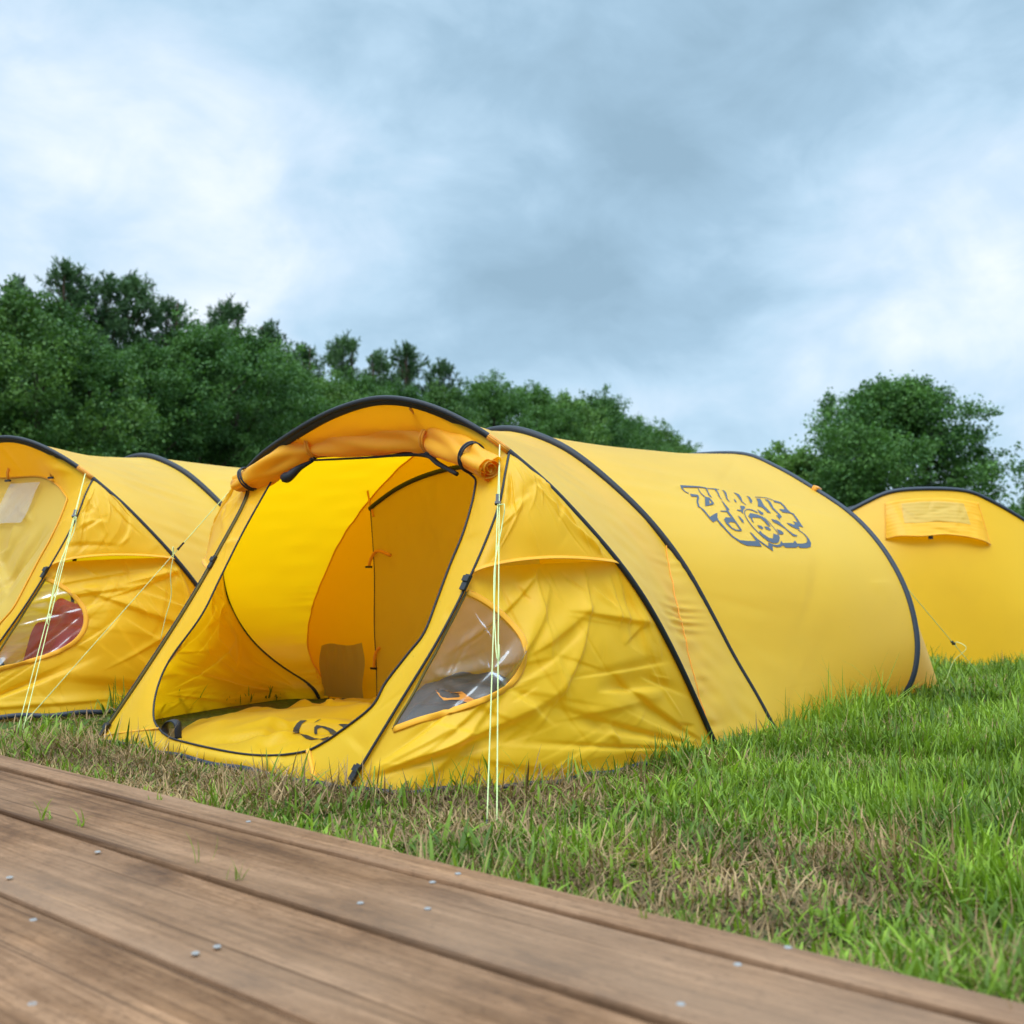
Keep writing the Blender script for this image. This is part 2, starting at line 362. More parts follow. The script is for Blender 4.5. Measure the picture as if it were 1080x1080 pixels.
# front plane traces (right pole, left pole, door opening)
XF, KF = 0.0, -.556
poleR = on_plane([(366.5, 836), (383, 806), (421.5, 742.6), (465, 671), (499, 603), (525, 539), (533.6, 498), (536, 482)], XF, KF)
poleL = on_plane([(105, 782), (155, 708), (199, 639.6), (234, 579), (263, 522), (270, 503)], XF, KF)
poleR[0, 2] = .0; poleL[0, 2] = .0
JR = at_z(A1, poleR[-1, 2] + .015, True); JL = at_z(A1, poleL[-1, 2] + .01, False)
poleR = np.vstack([poleR[:-1], sub(A1, JR, JR, 1)]); poleL = np.vstack([poleL[:-1], sub(A1, JL, JL, 1)])
in_left = on_plane([(172, 773), (163, 758), (166, 729), (180, 696), (213, 650), (234, 608), (259, 558), (287, 508)], XF, KF)
in_top = on_plane([(287, 508), (296, 494), (330, 483.5), (390, 480.5), (445, 477), (478, 487), (503, 506)], XF, KF)
in_right = on_plane([(503, 506), (499, 529), (489, 563), (475, 597), (462, 632), (448, 668), (431, 690), (407, 721), (392.5, 746), (355, 775), (338, 786)], XF, KF)
in_bot = on_plane([(338, 786), (322, 793), (288, 797), (247, 794), (188, 781), (172, 773)], XF, KF)

def coons(bot, top, left, right):
    """bot/top: n points left->right; left/right: m points bottom->top"""
    n, m = len(bot), len(left)
    u = np.linspace(0, 1, n)[:, None, None]; v = np.linspace(0, 1, m)[None, :, None]
    A = (1 - v) * bot[:, None] + v * top[:, None]; B = (1 - u) * left[None] + u * right[None]
    C_ = (1 - u) * (1 - v) * bot[0] + u * (1 - v) * bot[-1] + (1 - u) * v * top[0] + u * v * top[-1]
    return A + B - C_
MY = np.array([1, -1, 1.0])

Z_LIPP = None
def side_geometry(right, frame=MAIN, seed=1):
    """lower panel grid, lip curve, upper panel grid of one front side"""
    n, m = 240, 190
    base_px = [(366.5, 836), (420, 837), (480, 834), (560, 829), (650, 814), (700, 803), (740, 793), (756, 790)]
    base = on_ground(base_px); base[:, 2] = 0
    pole = spline(poleR, 200)
    lipP = on_plane([(498, 600)], XF, KF)[0]; ip = int(np.argmin(np.linalg.norm(pole - lipP, axis=1)))
    lipA_i = at_z(A1, on_plane([(648, 592)], XA1, KA1)[0, 2], True)
    lipA = sub(A1, lipA_i, lipA_i, 1)[0]
    if right:
        arch_lo = sub(A1, 0, lipA_i, m); arch_hi = sub(A1, lipA_i, JR, 40); pl = pole
    else:
        base = base * MY; pl = spline(poleL, 200); ip = int(np.argmin(abs(pl[:, 2] - lipP[2])))
        ia = at_z(A1, lipA[2], False); arch_lo = sub(A1, 160, ia, m); arch_hi = sub(A1, ia, JL, 40)
        lipA = arch_lo[-1]; base[-1] = arch_lo[0]; base[0] = pl[0]
    base[-1] = arch_lo[0]; base[0] = pl[0]
    lip0 = pl[ip]; s = np.linspace(0, 1, n)[:, None]
    sg = -1 if right else 1
    lip_line = (1 - s) * lip0 + s * lipA
    bulge = np.sin(np.pi * s ** .75) ** .8
    outd = np.array([-.35, sg * .75, .55])
    lip = lip_line + bulge * outd * .043
    tuck = lip_line + bulge * np.array([0.2, -sg * .3, .25]) * .030 + np.array([0, 0, .012])
    low = coons(spline(base, n), tuck, spline(pl[:ip + 1], m, False), arch_lo)
    UV = np.stack(np.meshgrid(np.linspace(0, .75, n), np.linspace(0, .55, m), indexing='ij'), -1)
    a = UV[..., 0] / .75; b = UV[..., 1] / .55
    edge = (np.clip(a * 9, 0, 1) * np.clip((1 - a) * 9, 0, 1) * np.clip((1 - b) * 12, 0, 1) * np.clip(b * 10 + .2, 0, 1))
    nn = normals(low); sgn = np.sign((nn[n // 2, m // 2] * [-.5, sg, .2]).sum()); nn = nn * sgn
    d = (.022 if right else -.016) * np.sin(np.pi * a) * np.sin(np.pi * b) - .006
    cr = creases(UV, 22, 31 + seed, .12, .36, .0045, (.30, .45), 1.35) + creases(UV, 7, 41 + seed, .10, .28, .0040, (2.4, .4), 1.1) + creases(UV, 42, 5 + seed, .03, .12, .0026, None, 1.1) + creases(UV, 9, 61 + seed, .12, .30, .0060, (2.85, .30), 1.8, (.74, .0)) + creases(UV, 5, 71 + seed, .10, .24, .0050, (.45, .3), 1.6, (.0, .03)) + creases(UV, 4, 81 + seed, .08, .2, .0045, (4.1, .35), 1.5, (.74, .54))
    d = d + (cr * .72 + .0022 * wob(UV, 9, seed) + .004 * wob(UV, 3.2, seed + 9)) * edge
    low = low + nn * d[..., None]
    # upper panel : lip -> pole top / arch (hood)
    k = 60
    up = coons(lip, sub(arch_hi, 39, 39, 1).repeat(n, 0), spline(pl[ip:], k, False), spline(arch_hi, k, False))
    UV2 = np.stack(np.meshgrid(np.linspace(0, .5, n), np.linspace(0, .3, k), indexing='ij'), -1)
    a2_ = UV2[..., 0] / .5; b2_ = UV2[..., 1] / .3
    e2 = np.clip(a2_ * 8, 0, 1) * np.clip((1 - a2_) * 8, 0, 1) * np.clip((1 - b2_) * 3, 0, 1) * np.clip(b2_ * 6 + .1, 0, 1)
    nu = normals(up); sgn = np.sign((nu[n // 2, k // 3] * [-.5, sg, .4]).sum()); nu = nu * sgn
    up = up + nu * ((creases(UV2, 34, 77 + seed, .05, .2, .003, None, .95) + .003 * wob(UV2, 6, seed + 3)) * e2 + .012 * np.sin(np.pi * a2_) * np.sin(np.pi * b2_))[..., None]
    return low, lip, up, base
WIN_PX = [(492, 624), (507, 631), (522, 642), (537, 656), (548, 672), (553, 690), (549, 708), (535, 724), (512, 738), (480, 749), (448, 758), (415, 770), (414, 768), (432, 738), (452, 702), (472, 664)]
_low0, _, _, _ = side_geometry(True, seed=1)
_px = project(MAIN.world(_low0))
WMASK = None
def cell_mask(px):
    c = .25 * (px[:-1, :-1] + px[1:, :-1] + px[:-1, 1:] + px[1:, 1:]); return inside(WIN_PX, c)
WMASK = cell_mask(_px)
# window outline in grid indices (for trims on every tent side)
def to_grid(px, pts):
    out = []
    flat = px.reshape(-1, 2)
    for p in pts: 
        i = int(np.argmin(((flat - p) ** 2).sum(1))); out.append((i // px.shape[1], i % px.shape[1]))
    return out
WTRIM = to_grid(_px, spline(np.array(WIN_PX[:12], float), 60)); WTRIM2 = to_grid(_px, spline(np.array(WIN_PX[11:] + WIN_PX[:1], float), 30, False))

def masked_grid(name, P, keep, mat, parent):
    n, m = P.shape[:2]; Fc = grid_faces(n, m)[keep.ravel()]
    used = np.unique(Fc); remap = -np.ones(n * m, int); remap[used] = np.arange(len(used))
    return mesh_obj(name, P.reshape(-1, 3)[used], remap[Fc], mat, parent)
def ribbon(path, w_dir, w, off=0):
    """flat two-sided strip of small thickness"""
    P = np.asarray(path, float); d = np.broadcast_to(np.asarray(w_dir, float), P.shape)
    G = np.stack([P - d * w / 2, P + d * w / 2], 1); return G
def smooth_path(P, it=3):
    P = np.array(P, float)
    for _ in range(it): P[1:-1] = .5 * P[1:-1] + .25 * (P[:-2] + P[2:])
    return P

def make_tent(frame, label, opened, guys, rear_guy, hood, seed):
    T = empty('pop_up_tent', tuple(frame.b), frame.rz)
    tag(T, label, 'tent', 'yellow pop-up tents on the field')
    # ---- hoops (black fabric sleeves)
    prof = np.sin(np.linspace(0, np.pi, 161)) ** .7
    tube_obj('front_hoop', A1, .0072 + .0010 * prof, M['black'], T, n=10, N=np.array([1, 0, KA1]) / 1.23, ratio=1.0)
    # wide flat sleeve that stands up from the hoop towards its top
    rad = A1 - A1.mean(0); rad /= np.linalg.norm(rad, axis=1, keepdims=True)
    wdt = .004 + .026 * np.clip((A1[:, 2] - .45) / .35, 0, 1) ** 1.2
    sl = np.stack([A1 + rad * .006, A1 + rad * (.006 - wdt)[:, None] + np.array([-.004, 0, 0])], 1)
    G = np.concatenate([sl + np.array([-.0035, 0, 0]), sl[:, ::-1] + np.array([.0035, 0, 0])], 1)
    V = G.reshape(-1, 3); mesh_obj('front_hoop_sleeve', V, grid_faces(161, 4, wrap=True), M['black'], T)
    tube_obj('middle_hoop', A2, .0066 + .0095 * prof ** 3, M['black'], T, n=10, N=np.array([1, 0, KA2]), ratio=1.0)
    tube_obj('rear_hoop', RH, .0155, M['navy'], T, n=10, N=np.array([1, 0, KRH]), ratio=.75)
    # ---- canopy between front and middle hoop, folded in along a stitched seam
    n, m = 641, 56
    A1f, A2f, RHf = (sub(c_, 0, 160, n) for c_ in (A1, A2, RH))
    t = np.linspace(0, 1, m)[None, :, None]; s = np.linspace(0, 1, n)
    P = (1 - t) * A1f[:, None] + t * A2f[:, None]
    se = np.minimum(s, 1 - s); s1 = .235
    ts = np.clip(se / s1, 0, 1)[:, None]; tt = t[..., 0]
    wgt = np.where(tt < ts, tt / np.maximum(ts, 1e-3), (1 - tt) / np.maximum(1 - ts, 1e-3)).clip(0, 1)
    dep = .032 * (np.clip(se / s1, 0, 1) ** .5 * np.clip(1.15 - se / s1, 0, 1) * 1.6)[:, None] * (se < s1 * 1.15)[:, None] + .004
    cen = np.array([P[..., 0].mean(), 0, .1]); inw = cen - P; inw[..., 0] *= .15; inw /= np.linalg.norm(inw, axis=-1, keepdims=True)
    near = np.exp(-((tt - ts) / .22) ** 2) * (np.clip((s1 - se) / .05, 0, 1) * np.clip(se / .02, 0, 1))[:, None]
    ph = (s * 420 + 4 * np.sin(s * 37 + seed) + 2.2 * np.sin(s * 91))[:, None]
    gath = (np.sin(ph + 2.5 * tt) + .5 * np.sin(ph * .53 + 1.2)) * near * (.6 + .4 * np.sin(s * 61))[:, None]
    fold = wob(np.stack([s[:, None] * 2.4 + .15 * tt, tt * .25 + 0 * s[:, None]], -1), 12, seed + 2) * (tt * (1 - tt) * 4)
    P = P + inw * (dep * wgt + .018 * tt * (1 - tt) * 2 + .0030 * gath + .0042 * fold)[..., None]
    PF = P[::4].copy(); grid_obj('front_canopy', P, M['canopy'], T)
    for sgn in (0, 1):
        idx = np.arange(6, int(s1 * 640)) if sgn == 0 else np.arange(640 - int(s1 * 640) + 1, 635)
        path = []
        for i in idx:
            q = float(np.clip(se[i] / s1, 0, 1)) * (m - 1); j = int(min(q, m - 2)); fr = q - j
            path.append(P[i, j] * (1 - fr) + P[i, j + 1] * fr - inw[i, j] * .0030 - np.array([.002, 0, 0]))
        tube_obj('seam_stitching', smooth_path(path, 12), .0014, M['tape'], T, n=6)
    # ---- rear canopy
    n2 = 60; t = np.linspace(0, 1, n2)[None, :, None]
    P = (1 - t) * A2f[:, None] + t * RHf[:, None]; tt = t[..., 0]
    cen = np.array([0, 0, .1]); inw = cen - P; inw[..., 0] = 0; inw /= np.linalg.norm(inw, axis=-1, keepdims=True)
    topw = np.sin(np.pi * s)[:, None] ** 2
    out_b = .035 * np.exp(-((se - .17) / .09) ** 2)[:, None] * np.sin(np.pi * tt)
    fan = wob(np.stack([s[:, None] * 3.2 + .30 * tt, tt * .10 + 0 * s[:, None]], -1), 10, seed + 4) * np.exp(-tt * 3.0) * np.sin(np.pi * np.clip(tt * 1.6, 0, 1)) ** .5
    fan2 = wob(np.stack([s[:, None] * 1.2 + .5 * tt, tt * .8 + 0 * s[:, None]], -1), 2.2, seed + 6) * np.sin(np.pi * tt)
    UVr = np.stack([s[:, None] * 2.3 + 0 * tt, 1.0 * tt + 0 * s[:, None]], -1); crr = creases(UVr, 60, seed + 13, .08, .4, .005, (1.35, .45), .30) * np.sin(np.pi * tt) ** .5
    P = P + inw * (crr + .020 * np.sin(np.pi * tt) * topw - out_b + .0060 * fan * (.25 + .75 * np.exp(-((se - .40) / .13) ** 2))[:, None] + .0045 * fan2)[..., None]
    rc = grid_obj('rear_canopy', P, M['canopy'], T)
    # ---- back panel with flared foot
    base = np.stack([np.full(161, (9.0 - U0) * S), np.clip(RH[:, 1] * .93, -.86, .86), np.zeros(161)], 1)
    base[:, 0] -= .10 * (1 - (base[:, 1] / .86) ** 2)
    s = np.linspace(0, 1, 161); topw = np.sin(np.pi * s)[:, None] ** 2; m3 = 50; t = np.linspace(0, 1, m3)[None, :, None]; B = (1 - t) * RH[:, None] + t * base[:, None]; tt = t[..., 0]
    B[..., 0] += .05 * np.sin(np.pi * tt) * topw
    B[..., 0] += .006 * wob(B[..., 1:], 1.3, seed + 8) * np.sin(np.pi * tt)
    grid_obj('back_panel', B, M['yellow'], T)
    def back(y, z):
        q = B.reshape(-1, 3); d = (q[:, 1] - y) ** 2 + (q[:, 2] - z) ** 2
        return q[np.argsort(d)[:4]].mean(0)
    for y0, y1 in ((-.54, -.40), (.54, .40)):
        pth = np.array([back(y0 + (y1 - y0) * k, .50 * (1 - k) + .01) for k in np.linspace(0, 1, 14)]) + [.006, 0, 0]
        tube_obj('webbing_tape', smooth_path(pth, 4), .007, M['tape'], T, n=6, N=[0, 1, .2], ratio=.2)
    if hood:
        a = np.linspace(-1, 1, 60)[:, None]; b = np.linspace(0, 1, 30)[None]
        y = .255 * a * (1 + .10 * b); z = .925 - .215 * b - .030 * a ** 2 * (1 - b) - .012 * a ** 2 * b + .004 * np.sin(a * 7 + 1) * b
        z = z - .045 * np.clip((a - .45) / .55, 0, 1) ** 1.5 * b - .008 * np.clip((-a - .8) / .2, 0, 1) * b
        xb = np.array([[back(yy, zz)[0] for yy, zz in zip(r0, r1)] for r0, r1 in zip(y, z)])
        ki = np.ones(5) / 5
        for _ in range(2):
            xb = np.apply_along_axis(lambda r: np.convolve(np.pad(r, 2, 'edge'), ki, 'valid'), 0, xb)
        UVh = np.stack([y, z], -1)
        x = xb + .008 + .05 * b ** 1.2 * (1 - np.abs(a) ** 6) + creases(UVh, 14, 4, .06, .2, .004) * np.clip(b * 4, 0, 1) * (1 - np.abs(a) ** 4)
        H = np.stack([x, y, z], -1)
        hd = grid_obj('vent_hood', H, M['yellow'], T)
        Hi = H[10:50, 3:20] + [.0025, 0, 0]; grid_obj('vent_lining', Hi, M['olive'], hd)
        tube_obj('vent_edge', smooth_path(H[:, -1], 2), .004, M['trim'], hd, n=6)
        for sd in (0, -1): tube_obj('vent_edge', H[sd] + [.001, 0, 0], .003, M['trim'], hd, n=6)
        bx = H[24, -1] + [-.012, 0, -.012]; V, Fc = box(bx, (.012, .022, .018)); mesh_obj('toggle', V, Fc, M['plastic'], hd, smooth=False)
    # ---- front side panels with eyebrow vent and clear window
    for right in (True, False):
        sd = seed + (1 if right else 60)
        low, lip, up, base_ = side_geometry(right, seed=sd)
        grp = masked_grid('side_panel', low, ~WMASK, M['panel'], T)
        wn = masked_grid('window', low, WMASK, M['pvc'], T)
        nn = normals(low); sg = -1 if right else 1
        if (nn[120, 95] * [-.5, sg, .2]).sum() < 0: nn = -nn
        tr = smooth_path([low[i, j] + nn[i, j] * .003 for i, j in WTRIM], 8)
        tube_obj('window_binding', tr, .0018, M['trim'], wn, n=8, N=np.array([nn[i, j] for i, j in WTRIM]), ratio=4.2)
        tr = smooth_path([low[i, j] + nn[i, j] * .002 for i, j in WTRIM2], 5); tube_obj('window_binding', tr, .003, M['olivezip'], wn, n=6)
        grid_obj('vent_eyebrow', up, M['yellow'], T)
        lp = smooth_path(lip, 2)
        d_ = np.array([-.35, sg * .6, -.55]); d_ /= np.linalg.norm(d_)
        tube_obj('eyebrow_binding', lp + d_ * .004, .0065, M['trim'], T, n=8, N=np.array([d_] * len(lp)), ratio=.22)
        # navy mud skirt along the foot of the panel
        bs = spline(base_, 60); od = np.array([-.5, sg * .85, 0]); od /= np.linalg.norm(od)
        G = np.stack([bs + od * .012 + [0, 0, -.004], bs + od * .006 + [0, 0, .010]], 1); G[..., 2] += .003 * np.sin(np.linspace(0, 40, 60))[:, None]
        G2 = np.concatenate([G, G[:, ::-1] - od * .003], 1); mesh_obj('mud_skirt', G2.reshape(-1, 3), grid_faces(60, 4, wrap=True), M['navy'], T)
    # ---- front panel around the door
    k = 110
    pl, pr = spline(poleL, k), spline(poleR, k)
    top = sub(A1, JL, JR, k); bot = np.linspace(pr[0], pl[0], k)
    outer = np.vstack([pl[:-1], top[:-1], pr[::-1][:-1], bot])
    inner = np.vstack([spline(in_left, k)[:-1], spline(in_top, k)[:-1], spline(in_right, k)[:-1], spline(in_bot, k)])
    r = np.linspace(0, 1, 22)[None, :, None]
    P = (1 - r) * outer[:, None] + r * inner[:, None]
    rr = r[..., 0]; NF = np.array([-1, 0, .556]) / 1.144
    P = P + NF * ((.004 * wob(P, 3.5, seed + 11) + .006 + creases(P[..., 1:], 70, seed + 5, .04, .18, .0035)) * np.sin(np.pi * rr))[..., None]
    grid_obj('front_panel', P, M['yellow'], T)
    tube_obj('door_zip', smooth_path(inner, 2) + NF * .003, .0028, M['black'] if opened else M['trim'], T, n=6)
    tube_obj('edge_piping', pr + NF * .002, .0032, M['black'], T, n=6)
    tube_obj('edge_piping', pl + NF * .002 + [0, .004, 0], .006, M['olivezip'], T, n=6, N=NF, ratio=.4)
    tube_obj('edge_piping', pl + NF * .004 + [0, .012, 0], .0028, M['black'], T, n=6)
    ft = np.linspace(pr[0], pl[0], 40); od = np.array([-1, 0, 0])
    G = np.stack([ft + od * .012 + [0, 0, -.004], ft + od * .006 + [0, 0, .010]], 1); G[..., 2] += .003 * np.sin(np.linspace(0, 23, 40))[:, None]
    mesh_obj('mud_skirt', np.concatenate([G, G[:, ::-1] - od * .003], 1).reshape(-1, 3), grid_faces(40, 4, wrap=True), M['navy'], T)
    # buckles on the edge straps
    for P0, zz in ((pr, .455), (pr, .035), (pl, .50), (pl, .03)):
        i = int(np.argmin(abs(P0[:, 2] - zz))); i = min(max(i, 1), k - 2); tdir = P0[i + 1] - P0[i - 1]; tdir /= np.linalg.norm(tdir)
        e = np.cross(tdir, NF); R_ = np.stack([tdir, e, NF], 1)
        v, f = join([box(P0[i] + NF * .007, (.040, .016, .008), R_), box(P0[i] + NF * .012 + tdir * .008, (.014, .019, .006), R_)])
        b_ = mesh_obj('buckle', v, f, M['plastic'], T, smooth=False)
    # seam tape at the lower door corner
    cpts = np.linspace(bot[int(k * .10)] + NF * .004 + [0, 0, .005], spline(in_bot, k)[int(k * .06)] + NF * .004, 12)
    tube_obj('corner_tape', cpts, .006, M['trim'], T, n=6, N=NF, ratio=1.0)
    cpts = np.linspace(pl[2] + NF * .004, spline(in_left, k)[3] + NF * .004, 12); tube_obj('corner_tape', cpts, .003, M['trim'], T, n=6)
    # clear slot window high in the front panel
    # ---- door
    C0 = inner.mean(0)
    if opened:
        rp = spline(on_plane([(250, 511), (272, 500), (300, 484), (330, 470), (370, 464), (410, 462), (440, 460), (465, 466), (490, 478), (508, 489), (517, 494)], XF - .035, KF), 90)
        q = np.linspace(0, 1, 90)
        rad = .025 + .018 * np.sin(np.pi * np.clip(q * 1.05, 0, 1)) ** .8 + .003 * np.sin(q * 17)
        for qq, wd in ((.30, .018), (.745, .018)): rad = rad * (1 - .22 * np.exp(-((q - qq) / wd) ** 2))
        rad[-12:] = np.linspace(rad[-12], .029, 12)
        V, Fc = tube(rp, rad, n=40, cap=False); V = V.reshape(90, 40, 3)
        ang = np.linspace(0, 2 * np.pi, 40, endpoint=False)[None]; qq = q[:, None]
        dd = .0065 * np.sin(3 * ang + 9 * qq + 2 * np.sin(6 * qq)) + .003 * np.sin(5 * ang - 25 * qq) + .006 * np.exp(-(((ang - 2.1 + 1.0 * qq) % 6.28) / .25) ** 2)
        V = V + (V - rp[:, None]) / rad[:, None, None] * dd[..., None]
        rl = mesh_obj('rolled_door', V.reshape(-1, 3), grid_faces(90, 40, wrap=True), M['orange'], T)
        # spiral of cloth at the open end and plug at the other
        for end, sgn_ in ((-1, 1), (0, -1)):
            c = rp[end]; ax = (rp[end] - rp[end - 4 if end else 4]); ax /= np.linalg.norm(ax)
            e1 = np.cross(ax, [0, 0, 1.]); e1 /= np.linalg.norm(e1); e2 = np.cross(ax, e1)
            th = np.linspace(0, 5.2 * np.pi, 110); rsp = rad[end] * (1.0 - .82 * th / th[-1]) * (1 + .08 * np.sin(2.3 * th))
            ring = c + rsp[:, None] * (np.cos(th)[:, None] * e1 + np.sin(th)[:, None] * e2)
            depth = (.004 - .002 * np.sin(th * 1.7))[:, None] * ax
            G = np.stack([ring - ax * .03, ring + depth, ring * .97 + c * .03 + depth, ring * .97 + c * .03 - ax * .03], 1)
            mesh_obj('roll_end', G.reshape(-1, 3), grid_faces(110, 4, wrap=True), M['orange'], rl)
        for qq, col in ((.055, 'black'), (.925, 'black')):
            i = int(qq * 89); ax = rp[i + 2] - rp[i - 2]; ax /= np.linalg.norm(ax)
            e1 = np.cross(ax, [0, 0, 1.]); e1 /= np.linalg.norm(e1); e2 = np.cross(ax, e1); th = np.linspace(0, 2 * np.pi, 40)
            ring = rp[i] + (rad[i] + .006) * (np.cos(th)[:, None] * e1 + np.sin(th)[:, None] * e2) + ax * (.006 * np.sin(th))[:, None]
            for o_, rr_ in ((-.0045, .0032), (.0045, .0032)): tube_obj('zip_band', ring + ax * o_, rr_, M['black'], rl, n=6, cap=False)
        for qq in (.295, .745):
            i = int(qq * 89); ax = rp[i + 2] - rp[i - 2]; ax /= np.linalg.norm(ax)
            e1 = np.cross(ax, [0, 0, 1.]); e1 /= np.linalg.norm(e1); e2 = np.cross(ax, e1); th = np.linspace(0, 2 * np.pi, 40)
            ring = rp[i] + (rad[i] + .005) * (np.cos(th)[:, None] * e1 + np.sin(th)[:, None] * e2)
            pa = [tube(ring, .0045, n=6, cap=False), tube(ring + ax * .009, .0035, n=6, cap=False)]
            ai = sub(A1, JL + (JR - JL) * (qq * .94 + .03), JL + (JR - JL) * (qq * .94 + .03), 1)[0]
            pa.append(tube(np.linspace(rp[i] + [-.01, 0, rad[i]], ai + [.01, 0, -.02], 8), .004, n=6))
            tie = mesh_obj('door_tie', *join(pa), M['tape'], T)
            b0 = rp[i] - [.005, 0, rad[i] + .008]; v, f = box(b0, (.01, .024, .008)); mesh_obj('toggle', v, f, M['plastic'], tie, smooth=False)
        # loose black zip tail hanging under the left end
        tl = spline(on_plane([(330, 486), (316, 493), (304, 503), (297, 503)], XF - .01, KF), 24); w_ = np.interp(np.linspace(0, 1, 24), [0, .5, .85, 1], [.004, .012, .017, .006])
        tube_obj('zip_tail', tl, w_, M['black'], T, n=8, N=NF, ratio=1.0)
        tl = spline(on_plane([(330, 485.5), (390, 482.5), (445, 479), (462, 489), (482, 500)], XF - .012, KF), 40); tube_obj('zip_tail', tl, np.interp(np.linspace(0, 1, 40), [0, .5, .75, 1], [.003, .0035, .008, .006]), M['black'], T, n=8)
        # clear slot above the roll
        sl_ = on_plane([(362, 453), (372, 445), (416, 441), (420, 446), (400, 452)], XF - .02, KF)
        # floor, inner tent
        fl = np.array([[.03, -.47, .006], [.03, .47, .006], [1.0, .8, .006], [1.3, .8, .006], [1.3, -.8, .006], [1.0, -.8, .006]])
        gx = np.linspace(0, 1, 40)[:, None, None]; gy = np.linspace(-1, 1, 40)[None, :, None]
        half = np.interp(gx[:, 0, 0], [0, .9, 1], [.50, .82, .84])[:, None, None]
        Pf = np.concatenate([.02 + 2.1 * gx + 0 * gy, half * gy, .006 + 0 * gx + 0 * gy], 2); Pf[..., 2] += .004 * (wob(Pf[..., :2], 5, 3) + 1)
        grid_obj('groundsheet', Pf, M['floor'], T)
        x_in, k_in = 1.05, .12
        rim = []
        for i in range(0, 161):
            fx = PF[i, :, 0] + k_in * PF[i, :, 2]; rim.append([np.interp(x_in, fx, PF[i, :, k_]) for k_ in range(3)])
        rim = np.array(rim); rim = rim + np.stack([0 * rim[:, 0], -.010 * np.sign(rim[:, 1]) * np.minimum(1, abs(rim[:, 1]) / .3), -.010 * np.ones(161)], 1); rim[:, 2] = np.maximum(rim[:, 2], 0)
        r = np.linspace(0.02, 1, 50)[None, :, None]; c0 = np.array([x_in + .05, 0, .0])
        Pi = (1 - r) * c0 + r * rim[:, None]
        Pi[..., 0] += .010 * wob(Pi[..., 1:] * [2.5, .6], 2.5, 5) * np.sin(np.pi * r[..., 0]) + .06 * np.sin(np.pi * r[..., 0] * .5 + np.pi / 2)
        iw = grid_obj('inner_tent_wall', Pi, M['inner'], T)
        tube_obj('wall_seam', rim - [.004, 0, 0], .0028, M['tape'], iw, n=6)
        def onwall(px, off=.0): 
            return on_plane(px, x_in - .012 - off, k_in)
        seam = spline(onwall([(388, 517), (392, 540), (396, 600), (396, 660), (398, 700), (399, 737)]), 30); seam[-1, 2] = max(seam[-1, 2], .012)
        topL = spline(onwall([(392, 537), (399, 531), (420, 516), (445, 504), (475, 495), (505, 492), (535, 503)]), 40)
        right_edge = spline(onwall([(570, 775), (580, 700), (575, 620), (558, 550), (535, 503)]), 40)
        dl = spline(np.vstack([seam[::-1][:-4], topL[:1]]), 40)
        P = coons(spline(np.array([dl[0], right_edge[0]]), 40), topL, dl, right_edge)
        UVd = P[..., 1:]; P[..., 0] += -.004 + .005 * wob(UVd * [2.0, .5], 4, 21) + creases(UVd, 30, 17, .08, .3, .004, (1.2, .4))
        idoor = grid_obj('inner_door', P, M['inner_dark'], T)
        tube_obj('door_seam', dl - [.006, 0, 0], .002, M['olivezip'], idoor, n=6)
        tube_obj('inner_zip', topL - [.010, 0, .0], .0085, M['black'], idoor, n=8, N=[0, 0, 1], ratio=.8)
        tube_obj('inner_strap', spline(onwall([(386, 510), (390, 530), (394, 545)], .012), 12), .005, M['tape'], idoor, n=6, N=[0, 1, 0], ratio=.3)
        for q_ in ([(412, 586), (398, 581), (391, 590), (389, 598)], [(400, 683), (396, 690), (394, 705)]):
            st = mesh_obj('strap', *tube(spline(onwall(q_, .016), 16), .0055, n=6), M['tape'], idoor)
            e_ = onwall(q_[-1:], .018)[0]; v, f = box(e_, (.008, .028, .007)); mesh_obj('toggle', v, f, M['plastic'], st, smooth=False)
        # mesh pocket low on the inner wall
        pk = onwall([(338, 740), (384, 740), (338, 683), (382, 676)], .012); pk[:, 2] = np.maximum(pk[:, 2], .012)
        a_, b_ = np.meshgrid(np.linspace(0, 1, 30), np.linspace(0, 1, 24), indexing='ij'); a_ = a_[..., None]; b_ = b_[..., None]
        P = (1 - b_) * ((1 - a_) * pk[0] + a_ * pk[1]) + b_ * ((1 - a_) * pk[2] + a_ * pk[3])
        P[..., 1] += .008 * np.sin(b_[..., 0] * 7) * (a_[..., 0] - .5) * 2; P[..., 2] += .010 * np.sin(a_[..., 0] * 5 + .6) * b_[..., 0]; P[..., 0] -= .012 * np.sin(np.pi * a_[..., 0]) * b_[..., 0] + .003 * np.sin(a_[..., 0] * 30) * b_[..., 0]
        grid_obj('mesh_pocket', P, M['inner_mesh'], T)
        # black webbing loop at the door sill
        lp = spline(on_plane([(176, 779), (174, 766), (180, 760), (187, 763), (188, 779)], .05, 0), 24); tube_obj('sill_loop', lp, .011, M['black'], T, n=6, N=[1, 0, .2], ratio=.25)
    else:
        r = np.linspace(0, 1, 60)[None, :, None]; P = (1 - r) * inner[:, None] + r * C0
        UV = np.stack([P[..., 1], P[..., 2]], -1)
        P = P + NF * ((creases(UV, 70, seed + 1, .05, .22, .0058) + .004 * wob(UV, 4, seed) - .004) * np.clip(r[..., 0] * 5, 0, 1))[..., None]
        dr = grid_obj('door', P, M['olive'], T)
        tube_obj('inner_zip', smooth_path(inner, 2) + NF * .004, .0028, M['trim'], dr, n=6)
        yy, zz = np.meshgrid(np.linspace(-.10, .10, 20), np.linspace(0, 1, 16), indexing='ij')
        P = np.stack([.556 * (.63 + .15 * zz) - .014 + .004 * np.sin(yy * 60 + zz * 5), yy * (1 - .1 * zz) - .255, .63 + .15 * zz], -1)
        grid_obj('clear_patch', P - NF * .0 + [-.004, 0, 0], M['pvc_milky'], dr)
